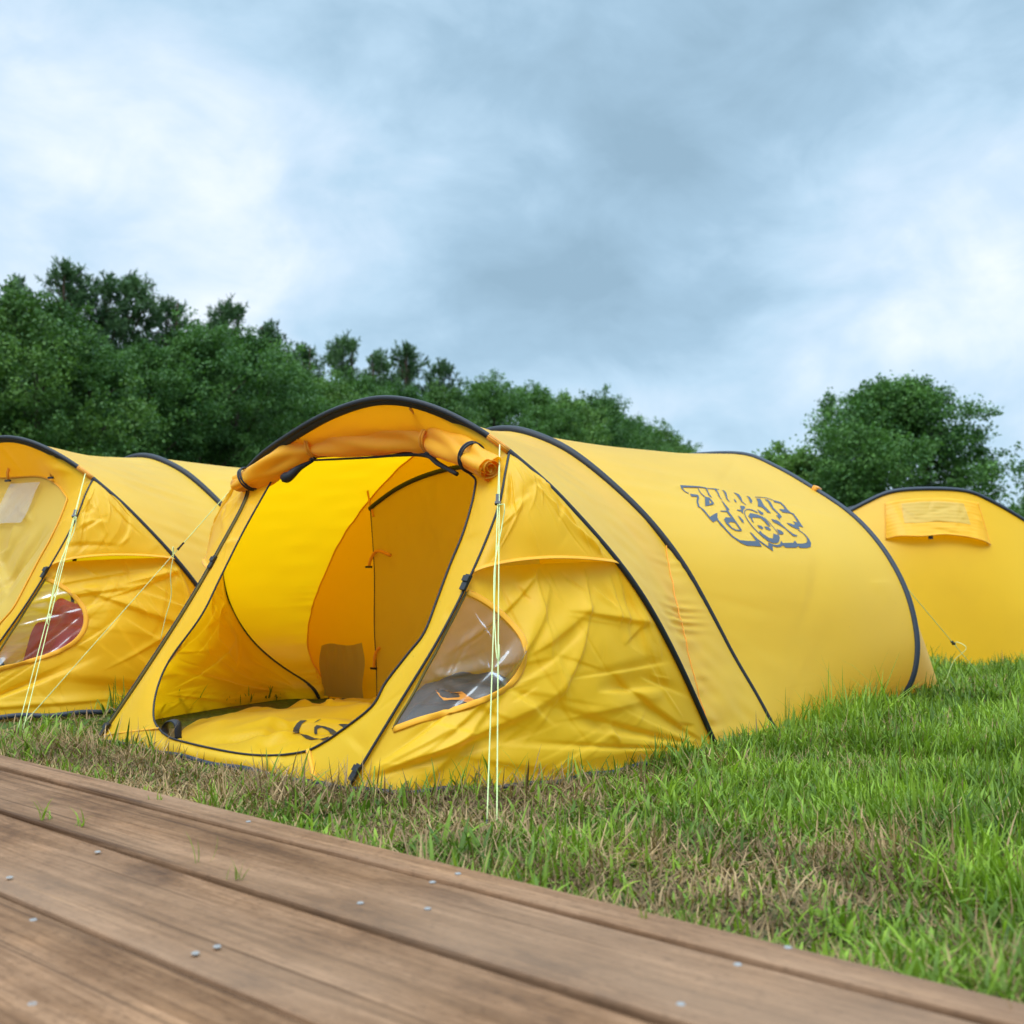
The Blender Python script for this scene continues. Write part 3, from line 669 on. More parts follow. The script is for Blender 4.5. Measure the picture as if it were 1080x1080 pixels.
        for qy in (-.40, -.14):
            P0 = np.array([.556 * .80 - .02, qy, .80])
            tie = mesh_obj('door_tie', *tube(np.array([P0 + [0, 0, .055], P0 + [-.008, .004, .02], P0 + [-.006, 0, -.004]]), .0055, n=6), M['tape'], T)
            v, f = box(P0 - [.008, 0, .008], (.008, .03, .007)); mesh_obj('toggle', v, f, M['plastic'], tie, smooth=False)
        fl = np.array([[.03, -.5, .006], [.03, .5, .006], [1.3, .8, .006], [2.0, .8, .006], [2.0, -.8, .006], [1.3, -.8, .006]])
        mesh_obj('groundsheet', fl, [(0, 5, 4, 3, 2, 1)], M['floor'], T, smooth=False)
    # ---- guy lines
    def guy(top_, feet, slider_t, tail):
        pa = []
        for f_ in feet:
            q = np.linspace(0, 1, 20)[:, None]; L_ = (1 - q) * top_ + q * f_; pa.append(tube(L_, .0014, n=6))
        if tail is not None: pa.append(tube(spline(tail, 30), .0014, n=6))
        g = mesh_obj('guy_line', *join(pa), M['cord'], T)
        p = top_ * (1 - slider_t) + feet[0] * slider_t; d = feet[0] - top_; d /= np.linalg.norm(d)
        e1 = np.cross(d, [0, 0, 1.]); 
        if np.linalg.norm(e1) < .05: e1 = np.cross(d, [1., 0, 0])
        e1 /= np.linalg.norm(e1); e2 = np.cross(d, e1); R_ = np.stack([d, e1, e2], 1)
        v, f = join([box(p, (.030, .010, .006), R_), box(p + d * .012, (.007, .014, .008), R_)]); mesh_obj('line_slider', v, f, M['plastic'], g, smooth=False)
        for f_ in feet[:1]:
            v, f = tube(np.array([f_ + [0, 0, .012], f_ + [0, 0, -.08]]), .0025, n=8); mesh_obj('peg', v, f, M['plastic'], g)
    if guys:
        tR = on_plane([(527, 469)], XA1 - .012, KA1)[0]
        f1, f2 = on_ground([(513.5, 871), (524, 873)])
        mid = tR * .8 + f1 * .2
        guy(tR, [f1, f2], .18, [mid, mid + [-.015, -.035, .0], mid + [-.02, -.03, -.05], tR * .6 + f1 * .4 + [-.01, -.005, 0], tR * .4 + f2 * .6 + [-.012, -.004, 0], tR * .39 + f2 * .61 + [-.012, -.014, -.02], tR * .40 + f2 * .6 + [-.01, -.01, .01]])
        tL = on_plane([(241, 519)], XA1 - .01, KA1)[0]; f1 = on_ground([(20, 769)])[0]; mid = tL * .72 + f1 * .28
        guy(tL, [f1], .24, [mid, mid + [0, 0, .03], mid + [.01, .01, .005], mid + [0, .01, -.06], mid + [.01, .02, -.13], mid + [0, .035, -.20], mid + [0, .06, -.27]])
    if rear_guy:
        tB = on_plane([(958, 622)], XRH + .02, KRH)[0]; f1 = on_ground([(1037, 716)])[0]; p = tB * .40 + f1 * .6
        guy(tB, [f1], .555, [p, p + [0, .0, .02], p + [0, -.04, -.005], p + [0, .01, -.06], p + [-.01, .04, -.14], p + [-.02, .06, -.17]])
    # orange tab on the rear hoop
    i = int(at_z(RH, .80, True)); tdir = RH[i + 2] - RH[i - 2]; tdir /= np.linalg.norm(tdir); e = np.cross(tdir, [1., 0, 0]); e /= np.linalg.norm(e)
    v, f = box(RH[i], (.022, .03, .036), np.stack([tdir, e, np.cross(tdir, e)], 1)); mesh_obj('hoop_tab', v, f, M['tape'], T)
    i = int(at_z(A1, .80, True)); mesh_obj('hoop_tab', *tube(A1[i - 1:i + 3], .0085, n=8), M['tape'], T)
    return T, rc

tent1, rear1 = make_tent(MAIN, 'open yellow pop-up tent with rolled-up door and dark printed lettering on its flank', True, True, True, True, 1)
# second tent of the row, further along the boardwalk, a little turned
s_, t_, yaw_, g_ = 3.46, -.37, .123, .032
LEFT = Frame(np.array([*(((U0 + t_) * U2 + (VC + s_) * W2) * S), g_ * S]), RZ + yaw_)
tent2, _ = make_tent(LEFT, 'closed yellow pop-up tent with zipped door, at the left edge beside the open tent', False, True, False, True, 300)
# third tent turned away, behind on the right
RD = 11.9
rx = (985 - CX) / F * RD
RIGHT_AX = math.radians(-90 - 4)       # its back faces the camera
apex = np.array([rx, RD + .1]) * S; xr = (9.0 - U0) * S * .86
RIGHT = Frame(np.array([apex[0] - math.cos(RIGHT_AX) * xr, apex[1] - math.sin(RIGHT_AX) * xr, -.05]), RIGHT_AX)
tent3, _ = make_tent(RIGHT, 'yellow pop-up tent turned away, vent hood on its back, at the right edge', False, False, False, True, 600)

# ------------------------------------------------------------------ printed marks
def decal(name, polys, target_V, target_F, mat, parent, frame, off=.002):
    """polys: list of (outer, holes) in photo pixels, laid on a surface of the tent"""
    bv = BVHTree.FromPolygons([tuple(v) for v in target_V], [tuple(f) for f in target_F]); V = []; Fc = []
    cam = Vector(CAM)
    for outer, holes in polys:
        loops = []
        for lp in [outer] + holes:
            lp = np.array(lp, float); out = []
            for a, b in zip(lp, np.roll(lp, -1, 0)):
                k = max(1, int(np.linalg.norm(b - a) / 2.0)); out += [a + (b - a) * q / k for q in range(k)]
            loops.append(out)
        tri = tessellate_polygon([[Vector((p[0], p[1], 0)) for p in lp] for lp in loops])
        flat = [p for lp in loops for p in lp]; o = len(V); good = True
        pts = []
        for d in rays(flat):
            h = bv.ray_cast(cam, Vector(d).normalized())
            if h[0] is None: good = False; break
            nrm = h[1] if h[1].dot(Vector(d)) < 0 else -h[1]
            pts.append(frame.local(np.array(h[0] + nrm * off)))
        if not good: continue
        V += pts; Fc += [tuple(i + o for i in t) for t in tri]
    return mesh_obj(name, np.array(V), Fc, mat, parent, smooth=False)
def stroke(pts, w):
    p = spline(np.array(pts, float), max(6, len(pts) * 4)); t = np.gradient(p, axis=0); t /= np.linalg.norm(t, axis=1, keepdims=True) + 1e-9
    nrm = np.stack([-t[:, 1], t[:, 0]], 1) * w / 2; return np.vstack([p + nrm, (p - nrm)[::-1]])
def conv(crop, pts):
    ox, oy, k = {'A': (715, 508, 14.4), 'B': (785, 520, 14.4), 'C': (745, 535, 14.4), 'D': (795, 545, 16.615), 'E': (290, 740, 9.818), 'F': (410, 610, 6.353)}[crop]
    return np.array(pts, float) / k + [ox, oy]
LOGO = [
 ('A', [(30,58),(310,75),(415,92),(430,115),(400,104),(310,94),(75,92),(72,112),(110,152),(165,180),(155,190),(90,152),(45,105)], []),
 ('A', [(303,95),(325,140),(350,178),(405,226),(397,238),(345,190),(315,147),(296,96)], []),
 ('A', [(405,95),(432,100),(452,140),(472,190),(512,240),(500,243),(460,207),(438,155)], []),
 ('A', [(430,100),(560,110),(620,120),(620,128),(550,120),(430,110)], []),
 ('A', [(545,118),(582,122),(612,170),(642,245),(668,272),(650,270),(613,225),(588,165)], []),
 ('A', [(660,132),(702,140),(735,180),(752,270),(792,314),(768,304),(733,270),(705,190),(688,150)], []),
 ('A', [(838,170),(882,178),(925,200),(955,240),(980,310),(1040,360),(1018,354),(960,307),(908,235),(880,200)], []),
 ('A', [(843,263),(872,285),(892,322),(863,314)], []),
 ('A', [(178,188),(300,205),(320,240),(305,310),(324,380),(392,430),(442,490),(482,540),(560,490),(597,478),(594,545),(614,590),(724,712),(705,722),(648,672),(588,590),(530,622),(468,560),(398,472),(338,407),(298,385),(278,310),(288,233),(200,232)], []),
 ('A', [(405,230),(480,252),(522,300),(547,340),(520,357),(410,377)], [[(475,275),(475,340),(500,335),(506,315)]]),
 ('A', [(653,283),(692,320),(777,425),(762,450),(822,530),(952,715),(930,722),(838,592),(788,532),(738,466),(640,457),(640,447),(735,445),(718,397),(668,312)], []),
 ('A', [(940,370),(1002,375),(1020,400),(987,440),(987,494),(950,457),(890,442),(900,430),(958,435)], []),
 ('A', [(903,516),(952,550),(992,600),(997,637),(973,622),(928,562)], []),
 ('C', [(263,190),(290,156),(392,168),(442,213),(537,355),(510,370),(440,362),(373,327),(298,257)], [[(330,245),(385,313),(450,346),(508,343),(430,237),(360,226)]]),
 ('C', [(155,150),(160,178),(182,208),(282,318),(402,443),(500,503),(630,518),(740,518),(742,505),(650,376),(682,393),(777,488),(937,600),(942,628),(788,520),(838,602),(610,587),(518,547),(378,452),(258,322),(165,205)], []),
 ('C', [(633,140),(660,93),(760,113),(852,148),(922,218),(974,302),(928,282),(878,222),(818,169),(703,158),(692,180),(722,242),(688,217),(676,182)], []),
 ('C', [(768,273),(832,288),(863,325),(842,338),(798,317)], []), ('C', [(873,298),(932,298),(978,347),(950,358),(903,337)], []),
 ('D', [(105,248),(150,300),(270,380),(330,385),(340,298),(410,325),(430,308),(450,370),(437,442),(400,467),(330,467),(228,422),(128,342),(78,290)], []),
 ('D', [(250,448),(320,485),(400,500),(455,485),(475,423),(500,465),(685,463),(715,418),(755,475),(850,478),(920,460),(932,420),(920,370),(860,300),(768,240),(785,234),(892,310),(962,390),(1000,470),(992,532),(930,552),(805,552),(775,517),(740,547),(550,547),(510,502),(470,532),(400,542),(322,512),(332,612),(248,547)], []),
 ('D', [(298,43),(400,68),(452,100),(482,138),(602,243),(682,303),(764,335),(742,352),(688,347),(638,302),(538,212),(438,147),(338,97)], []),
 ('D', [(393,218),(472,248),(524,295),(500,314),(440,314),(418,270)], []),
 ('D', [(563,113),(620,118),(700,148),(718,120),(678,88),(768,103),(698,-4),(732,-4),(802,100),(864,192),(780,167),(802,227),(738,217),(648,172)], []),
 ('B', [(28,43),(82,68),(117,120),(114,152),(95,162),(73,120),(58,80)], []),
 ('B', [(178,86),(237,90),(262,130),(292,190),(342,240),(404,312),(343,297),(318,267),(258,217),(203,207),(203,140)], []),
 ('B', [(303,100),(352,103),(402,150),(442,230),(532,320),(567,365),(537,387),(530,415),(518,387),(478,340),(500,345),(508,325),(428,252),(388,202),(358,140)], []),
 ('B', [(430,114),(470,120),(552,144),(612,200),(652,255),(702,300),(747,316),(812,420),(828,445),(800,440),(733,332),(690,312),(578,297),(526,248),(613,254),(588,207),(540,162),(458,147)], []),
 ('B', [(193,248),(287,310),(287,337),(238,327),(208,280)], []),
]
polys = [(conv(c, o), [conv(c, h) for h in hs]) for c, o, hs in LOGO]
for c, pts, w in (('C', [(775,85),(700,52),(640,36),(592,48),(576,92),(602,162),(682,280),(790,395)], .9), ('D', [(180,20),(280,120),(380,240),(425,315)], .55), ('B', [(160,66),(330,78),(432,112)], .5)):
    polys.append((stroke(conv(c, pts), w), []))
def world_geo(o, frame):
    V = np.array([v.co for v in o.data.vertices]); return frame.world(V), [tuple(p.vertices) for p in o.data.polygons]
decal('printed_emblem', polys, *world_geo(rear1, MAIN), M['ink'], rear1, MAIN)

# ------------------------------------------------------------------ things in the tents
# yellow carry bag lying in the doorway of the open tent
bag_out = np.array([(186, 781), (196, 768), (215, 761), (245, 754), (262, 750), (290, 752), (320, 746), (352, 747), (372, 741), (402, 742), (425, 740), (440, 752), (420, 775), (385, 790), (340, 800), (290, 802), (247, 800), (205, 791)], float)
cb = spline(np.vstack([bag_out, bag_out[:1]]), 120); gw = MAIN.local(ground(cb, .01)); cw = gw.mean(0)
r = np.linspace(0, 1, 40)[None, :, None]; P = (1 - r) * gw[:, None] + r * cw
UV = P[..., :2]; hgt = .040 * (1 - (1 - r[..., 0]) ** 3) + (.012 * wob(UV, 5, 8) + creases(UV, 40, 12, .06, .25, .010)) * np.clip(r[..., 0] * 4, 0, 1)
P[..., 2] = .014 + np.maximum(hgt, .0)
BAG = empty('carry_bag', tuple(MAIN.b), MAIN.rz)
tag(BAG, 'flattened yellow carry bag with black print lying inside the open tent doorway', 'bag')
bo = grid_obj('bag_cloth', P, M['yellow'], BAG)
BL = [[(180,330),(190,280),(230,225),(265,200),(330,198),(280,230),(250,290),(250,332)], [(250,335),(340,355),(410,385),(470,390),(370,402),(320,387)],
      [(405,330),(405,270),(430,245),(520,260),(600,288),(657,335),(620,352),(580,342),(545,297),(480,267),(437,287),(437,342),(415,342)],
      [(403,222),(440,198),(480,184),(432,212)], [(655,240),(680,236),(762,238),(742,270),(712,307),(705,270)], [(460,395),(562,366),(540,387),(500,404)]]
decal('bag_print', [(conv('E', b), []) for b in BL], *world_geo(bo, MAIN), M['inkdark'], bo, MAIN)

def heap(name, label, cat, outline_px, h, mat, frame, seed, floor=.02):
    """crumpled cloth heap whose foot print is the given outline on the floor"""
    cb = spline(np.vstack([outline_px, outline_px[:1]]), 90); gw = frame.local(ground(cb, frame.b[2] + floor)); cw = gw.mean(0)
    r = np.linspace(0, 1, 36)[None, :, None]; P = (1 - r) * gw[:, None] + r * cw; UV = P[..., :2]
    P[..., 2] = floor + h * (1 - (1 - r[..., 0]) ** 3.2) + (.16 * h * wob(UV, 6, seed) + creases(UV, 30, seed, .05, .2, .009)) * np.clip(r[..., 0] * 4, 0, 1)
    E_ = empty(name, tuple(frame.b), frame.rz); tag(E_, label, cat)
    o = grid_obj('bag_body' if 'bag' in name else 'cloth', P, mat, E_); return E_, o
GB, gbo = heap('storage_bag', 'dark grey bag with orange print behind the clear window of the open tent', 'bag',
     np.array([(392, 800), (405, 765), (435, 742), (470, 733), (520, 726), (580, 720), (640, 735), (620, 765), (540, 790), (460, 802)], float), .125, M['grey'], MAIN, 3)
OP = [(225,695),(300,700),(340,712),(400,705),(450,740),(500,765),(495,790),(440,778),(380,765),(330,760),(280,765),(250,735)]
decal('bag_print', [(conv('F', OP) + [14, 9], [])], *world_geo(gbo, MAIN), M['inkorange'], gbo, MAIN)
heap('cloth_heap', 'crumpled red cloth behind the side window of the closed tent', 'clothes',
     np.array([(14, 735), (40, 722), (90, 712), (130, 718), (120, 735), (60, 745)], float), .30, M['red'], LEFT, 9)

# ------------------------------------------------------------------ boardwalk
HD = .065
DECK = empty('boardwalk', (0, 0, 0), math.atan2(W2[1], W2[0]))
tag(DECK, 'low boardwalk of weathered brown planks with zinc screws in the foreground', 'boardwalk')
# deck frame: x along the boards (W2), y = -u
edges = [2.327, 2.173, 1.795, 1.354, .951, .55, .15, -.26, -.66, -1.05]
DF = Frame((0, 0, 0), math.atan2(W2[1], W2[0]))
screws_px = [(262,867),(285,862),(103,899),(35,971),(206,1006),(229,999),(456,931),(483,922),(512,913),(380,953),(451,959),(34,1060),(842,987),(831,1000),(778,1018),(718,1060),(10,926)]
sw = DF.local(ground(screws_px, HD))
planks = []
for i in range(len(edges) - 1):
    u1, u0 = edges[i] * S, edges[i + 1] * S; gap = .0075
    x0, x1 = -5.0, 8.5
    yc, wd = -(u0 + u1) / 2, (u1 - u0) - 2 * gap
    nx = 120; ny = 9; xs = np.linspace(x0, x1, nx)
    q = np.linspace(-1, 1, ny); edge = np.sign(q) * np.abs(q) ** .6 
    # rounded top profile plus sides
    prof = [(-wd / 2, -.06), (-wd / 2, -.005), (-wd / 2 + .001, -.0015), (-wd / 2 + .003, 0)] + [(wd * .5 * a, .0012 * (a * a)) for a in (-.7, -.35, 0, .35, .7)] + [(wd / 2 - .003, 0), (wd / 2 - .001, -.0015), (wd / 2, -.005), (wd / 2, -.06)]
    prof = np.array(prof); rr = np.random.default_rng(50 + i)
    P = np.zeros((nx, len(prof), 3)); P[..., 0] = xs[:, None]; P[..., 1] = yc + prof[:, 0]
    wav = .0016 * np.sin(xs * 2.1 + rr.uniform(0, 6)) + .001 * np.sin(xs * 5.3 + rr.uniform(0, 6)); P[..., 1] += wav[:, None] * np.sign(prof[:, 0])[None] + (.0015 * np.sin(xs * .9 + i))[:, None]
    P[..., 2] = HD + prof[:, 1] + (.0015 * np.sin(xs * 1.3 + rr.uniform(0, 6)) + rr.uniform(-.0015, .0015))[:, None]
    P[..., :1] -= 0
    m_ = len(prof); Fc = [tuple(f) for f in grid_faces(nx, m_, wrap=True)] + [tuple(range(m_)), tuple(range((nx - 1) * m_, nx * m_))[::-1]]
    V = P.reshape(-1, 3).copy(); V[:, 1] -= yc
    pk = mesh_obj('plank', V, Fc, M['wood'], DECK, smooth=False); pk.location = (0, yc, 0)
    planks.append((u0, u1, pk, yc))
for p in sw:
    for u0, u1, pk, yc in planks:
        if u0 <= -p[1] < u1:
            a = np.linspace(0, 2 * np.pi, 14, endpoint=False); V = [(0, 0, .0004)]; 
            for rr_, zz in ((.0012, .0001), (.0020, .0008), (.0042, .0007), (.0047, .0)): V += [(rr_ * math.cos(t), rr_ * math.sin(t), zz) for t in a]
            Fc = [(0, 1 + k, 1 + (k + 1) % 14) for k in range(14)]
            for L_ in range(3): Fc += [(1 + 14 * L_ + k, 1 + 14 * (L_ + 1) + k, 1 + 14 * (L_ + 1) + (k + 1) % 14, 1 + 14 * L_ + (k + 1) % 14) for k in range(14)]
            o = mesh_obj('screw', np.array(V), Fc, M['screw'], pk, smooth=False); o.location = (p[0], p[1] - yc, HD + .0008); break

# ------------------------------------------------------------------ ground
def gz(x, y):
    return .016 * np.exp(-(((x - LEFT.b[0]) / 1.6) ** 2 + ((y - LEFT.b[1] - .6) / 1.6) ** 2)) - .05 * np.exp(-(((x - apex[0]) / 1.6) ** 2 + ((y - apex[1] - 1.0) / 2.2) ** 2))
xs = np.unique(np.r_[-900, -300, -120, -60, -30, np.linspace(-16, 16, 90), 30, 60, 120, 300, 900]); ys = np.unique(np.r_[-900, -200, -40, np.linspace(-8, 30, 110), 45, 70, 120, 300, 900])
X, Y = np.meshgrid(xs, ys, indexing='ij'); Z = gz(X, Y) + np.where((abs(X) < 16) & (Y < 30), .004 * np.sin(X * 3.1 + Y) * np.sin(Y * 2.3), 0) - .006
tag(grid_obj('ground', np.stack([X, Y, Z], -1), M['soil']), 'grassy soil ground of the camping field', 'ground', kind='structure')

# ------------------------------------------------------------------ grass
_b = spline(on_ground([(366.5, 836), (420, 837), (480, 834), (560, 829), (650, 814), (700, 803), (740, 793), (756, 790)]), 30); BX = np.maximum.accumulate(_b[:, 0]); BY = -_b[:, 1]
print('base', np.round(_b[::5, :2], 2).tolist())
def footprint(frame, P, grow=0.0):
    q = (np.c_[P, np.zeros(len(P))] - frame.b) @ frame.R; x, y = q[:, 0], np.abs(q[:, 1])
    half = np.interp(x, np.r_[BX, 1.4, 2.3, 2.55, 2.85], np.r_[BY, .86, .88, .86, .80])
    return (x > -.02 - grow) & (x < 2.87 + grow) & (y < half + grow)
def noise2(P, f, seed): 
    r = np.random.default_rng(seed); out = 0
    for k in range(10):
        a = r.normal(size=2); a /= np.linalg.norm(a); out = out + np.sin(P @ a * f * r.uniform(.5, 1.8) * 6.28 + r.uniform(0, 6.28))
    return out / 10 ** .5
def blades(P, z, L, wdt, lean, curl, az, tint, seed):
    """curved tapering blades, 4 segments"""
    n = len(P); k = 4; t = np.linspace(0, 1, k + 1)
    d = np.stack([np.cos(az), np.sin(az)], 1); sd = np.stack([-d[:, 1], d[:, 0]], 1)
    th = lean[:, None] + curl[:, None] * t[None]                    # angle from vertical
    step = L[:, None] / k
    hx = np.cumsum(np.c_[np.zeros(n), (np.sin(th[:, :-1]) * step)], 1); hz = np.cumsum(np.c_[np.zeros(n), (np.cos(th[:, :-1]) * step)], 1)
    c = np.zeros((n, k + 1, 3)); c[..., :2] = P[:, None] + d[:, None] * hx[..., None]; c[..., 2] = np.maximum(z[:, None] + hz, z[:, None] + .002)
    w = wdt[:, None] * np.array([.7, 1, .9, .6, .06])[None]
    V = np.zeros((n, k + 1, 2, 3)); V[:, :, 0] = c; V[:, :, 1] = c
    V[:, :, 0, :2] -= sd[:, None] * w[..., None] / 2; V[:, :, 1, :2] += sd[:, None] * w[..., None] / 2
    b = (np.arange(n) * (k + 1) * 2)[:, None, None]; s = np.arange(k)[None, :, None] * 2
    Fc = (b + s + np.array([0, 1, 3, 2])[None, None]).reshape(-1, 4)
    return V.reshape(-1, 3), Fc, np.repeat(tint, (k + 1) * 2)
def in_view(P, margin=330):
    px = project(np.c_[P, np.full(len(P), .03)]); 
    return (px[:, 0] > -margin) & (px[:, 0] < 1080 + margin) & (px[:, 1] < 1400) & (P[:, 1] > .5)
def scatter(n, y0, y1):
    r = RNG.random(n); y = y0 + (y1 - y0) * r
    hw = (540 + 330) / F; n = int(n * 1.38); r = RNG.random(n); y = y0 + (y1 - y0) * r
    x = (RNG.random(n) * 2 - 1) * y * hw
    w = y / y1; keep = RNG.random(n) < w          # even density over the wedge
    P = np.stack([x, y], 1)[keep]
    u = P @ U2; ok = (u > 2.335 * S) & in_view(P)
    for fr in (MAIN, LEFT, RIGHT): ok &= ~footprint(fr, P)
    return P[ok]
def field(P):
    """share of green turf: trampled straw near the boards and tent front, lush to the right"""
    u = P @ U2 / S; v = P @ W2 / S
    path = np.exp(-((u - 3.05) / .75) ** 2) * np.clip((v - .55) / 1.2, 0, 1)
    f = .82 - .72 * path + .32 * noise2(P, 1.1, 3) + .17 * noise2(P, 2.6, 4) + .15 * np.clip((u - 4.0) / 1.5, 0, 1)
    f += .30 * np.clip((-v - .4) / 1.2, 0, 1)
    return np.clip(f, .16, .93)
GV, GF, GT = [], [], []; SV, SF, ST = [], [], []; go = so = 0
def put(P, kind, Ls, wd, lean, curl, tint, scale=1.0):
    global go, so
    n = len(P)
    if n == 0: return
    L = RNG.uniform(*Ls, n) * (.72 + .35 * noise2(P, 1.4, 11)).clip(.40, 1.3)
    q = (np.c_[P, np.zeros(n)] - MAIN.b) @ MAIN.R; L = L * (1 + .30 * np.clip((P[:, 0] - .7) / .8, 0, 1)); L = L * np.where((q[:, 0] < .95) & (q[:, 0] > -.5) & (q[:, 1] > -1.15) & (Ls[1] < .118), .62, 1.0)
    V, Fc, T_ = blades(P, gz(P[:, 0], P[:, 1]) - .006, L, RNG.uniform(*wd, n) * scale, np.abs(RNG.normal(*lean, n)), RNG.normal(*curl, n), RNG.uniform(0, 6.283, n), np.clip(tint(P, n), 0, 1), 0)
    if kind == 'g': GV.append(V); GF.append(Fc + go); GT.append(T_); go += len(V)
    else: SV.append(V); SF.append(Fc + so); ST.append(T_); so += len(V)
tg = lambda P, n: RNG.normal(.45, .22, n) + .22 * noise2(P, 1.6, 21)
ts = lambda P, n: RNG.normal(.5, .25, n) + .2 * noise2(P, 2.2, 22)
for (n, y0, y1, sc) in ((190000, .9, 3.0, 1.0), (110000, 3.0, 6.5, 1.35), (50000, 6.5, 16, 2.4)):
    P = scatter(n, y0, y1); f = field(P); r = RNG.random(len(P))
    green = r < f ** 1.2 * .88; put(P[green], 'g', (.03, .092), (.0028, .0068), (.50, .42), (.75, .65), tg, sc)
    P2 = P[~green]; r2 = RNG.random(len(P2))
    put(P2[r2 < .55], 's', (.04, .12), (.0016, .0036), (1.15, .35), (.25, .5), ts, sc)
    put(P2[r2 > .78], 's', (.02, .08), (.0014, .0034), (.55, .40), (.4, .5), ts, sc)
# low broad weed leaves, matted between the blades
wc = scatter(5200, 1.0, 5.5); wl = np.repeat(wc, 7, 0) + RNG.normal(0, .018, (len(wc) * 7, 2)); wk = np.ones(len(wl), bool)
for fr in (MAIN, LEFT, RIGHT): wk &= ~footprint(fr, wl)
wl = wl[wk & (wl @ U2 > 2.35 * S)]; put(wl, 'g', (.012, .034), (.007, .015), (.85, .35), (.5, .4), lambda P, n: RNG.normal(.35, .2, n), 1.0)
wb = scatter(26000, 1.0, 5.0); wb = wb[RNG.random(len(wb)) < field(wb)]; put(wb, 'g', (.05, .12), (.006, .010), (.6, .35), (.9, .5), tg, 1.0)
# extra lush, longer tufts (by the tent foot, and dotted over the field)
def tufts(centres, num, spread, Ls, lean=(.28, .22), wd=(.0026, .005)):
    P = np.repeat(centres, num, 0) + RNG.normal(0, spread, (len(centres) * num, 2))
    ok = (P @ U2 > 2.35 * S)
    for fr in (MAIN, LEFT, RIGHT): ok &= ~footprint(fr, P, -.01)
    put(P[ok], 'g', Ls, wd, lean, (.55, .45), tg, 1.0)
tufts(ground([(150, 806), (185, 815), (225, 824), (262, 834), (300, 846), (335, 852), (372, 862), (430, 872), (650, 935), (740, 955), (815, 965), (880, 985), (960, 1000)])[:, :2] + RNG.normal(0, .01, (13, 2)), 26, .05, (.03, .08), (.6, .3))
edge_r = MAIN.world(np.stack([np.linspace(1.45, 2.35, 26), np.full(26, -.90), np.zeros(26)], 1))[:, :2] + RNG.normal(0, .03, (26, 2))
tufts(edge_r, 20, .035, (.05, .14))
tufts(ground([(848, 772), (862, 769), (905, 762), (926, 758), (893, 764), (838, 776)])[:, :2], 11, .022, (.12, .25), (.3, .2))
tufts(ground([(340, 826), (485, 838), (505, 838), (560, 838), (620, 826), (690, 812), (720, 806), (300, 818), (150, 796), (60, 770), (400, 842), (250, 810), (445, 845)])[:, :2] + RNG.normal(0, .008, (13, 2)), 12, .025, (.05, .14))
tc_ = scatter(2600, 1.0, 5.0); tc_ = tc_[RNG.random(len(tc_)) < field(tc_) ** 2]; tufts(tc_, 16, .035, (.05, .125))
tag(mesh_obj('grass', np.vstack(GV), np.vstack(GF), M['grass'], attr={'tint': np.concatenate(GT)}), 'green grass blades growing over the camping field', 'grass', kind='stuff')
tag(mesh_obj('dry_grass', np.vstack(SV), np.vstack(SF), M['straw'], attr={'tint': np.concatenate(ST)}), 'flattened straw coloured dry grass between tents and boardwalk', 'dry grass', kind='stuff')

# grass sprouting between the planks
sprouts = [((50, 866), 'green grass sprout with several blades in the second plank gap, far left of the boardwalk', 9, (.02, .055), 1.0),
           ((84, 873), 'low green grass sprout bent over the plank beside the far left sprout', 6, (.02, .05), 1.2),
           ((160, 846), 'tiny green sprout in the narrow gap behind the first plank', 5, (.012, .03), .7),
           ((212, 912), 'single upright green blade in the second plank gap', 3, (.03, .055), .15),
           ((249, 931), 'small curled green sprout in the second plank gap, right of the single blade', 7, (.02, .04), .6),
           ((677, 972), 'tiny green sprout in the outer plank gap, right half of the boardwalk', 4, (.008, .018), .8)]
for px, lab, nb, Ls, ln in sprouts:
    c = ground([px], HD - .004)[0]; P = RNG.normal(0, .006, (nb, 2)) * [1.5, .4]
    V, Fc, T_ = blades(P, np.zeros(nb), RNG.uniform(*Ls, nb), RNG.uniform(.0018, .003, nb), np.abs(RNG.normal(.25 * ln, .25, nb)), RNG.normal(.7 * ln, .3, nb), RNG.uniform(0, 6.28, nb), RNG.uniform(.4, .9, nb), 0)
    o = mesh_obj('grass_sprout', V, Fc, M['grass'], attr={'tint': T_}); o.location = tuple(c); tag(o, lab, 'grass sprout', 'grass sprouts between the planks')

# ------------------------------------------------------------------ trees
def leaf_quads(C, size, up, rng, aspect=.6):
    n = len(C); a = rng.normal(size=(n, 3)); a[:, 2] += up; a /= np.linalg.norm(a, axis=1, keepdims=True)
    b = np.cross(a, rng.normal(size=(n, 3))); b /= np.linalg.norm(b, axis=1, keepdims=True); c = np.cross(a, b)
    s = (size * rng.uniform(.6, 1.35, n))[:, None]
    V = np.stack([C - b * s * .5, C + c * s * aspect * .5 + a * s * .06, C + b * s * .5, C - c * s * aspect * .5 + a * s * .06], 1)
    return V.reshape(-1, 3), np.arange(n * 4).reshape(n, 4)
def limb_mesh(h, rtop, crown_pts, rng, r0):
    k = 14; t = np.linspace(0, 1, k)[:, None]
    tr = np.concatenate([np.cumsum(rng.normal(0, .035, (k, 2)), 0), t * h], 1); tr[0, :2] = 0; tr[0, 2] = -.2
    pa = [tube(tr, r0 * (1 - t[:, 0]) ** .8 + .015, n=9)]
    for p in crown_pts:
        z0 = np.clip(p[2] - np.hypot(p[0], p[1]) * .75, h * .12, h * .92); i = int(z0 / h * (k - 1)); b = tr[i]
        q = np.linspace(0, 1, 9)[:, None]; m_ = (b + p) / 2 + [0, 0, .15 * np.linalg.norm(p - b)]
        path = (1 - q) ** 2 * b + 2 * q * (1 - q) * m_ + q * q * p
        pa.append(tube(path, r0 * .42 * (1 - z0 / h * .6) * (1 - q[:, 0]) ** .9 + .006, n=6))
    return join(pa)
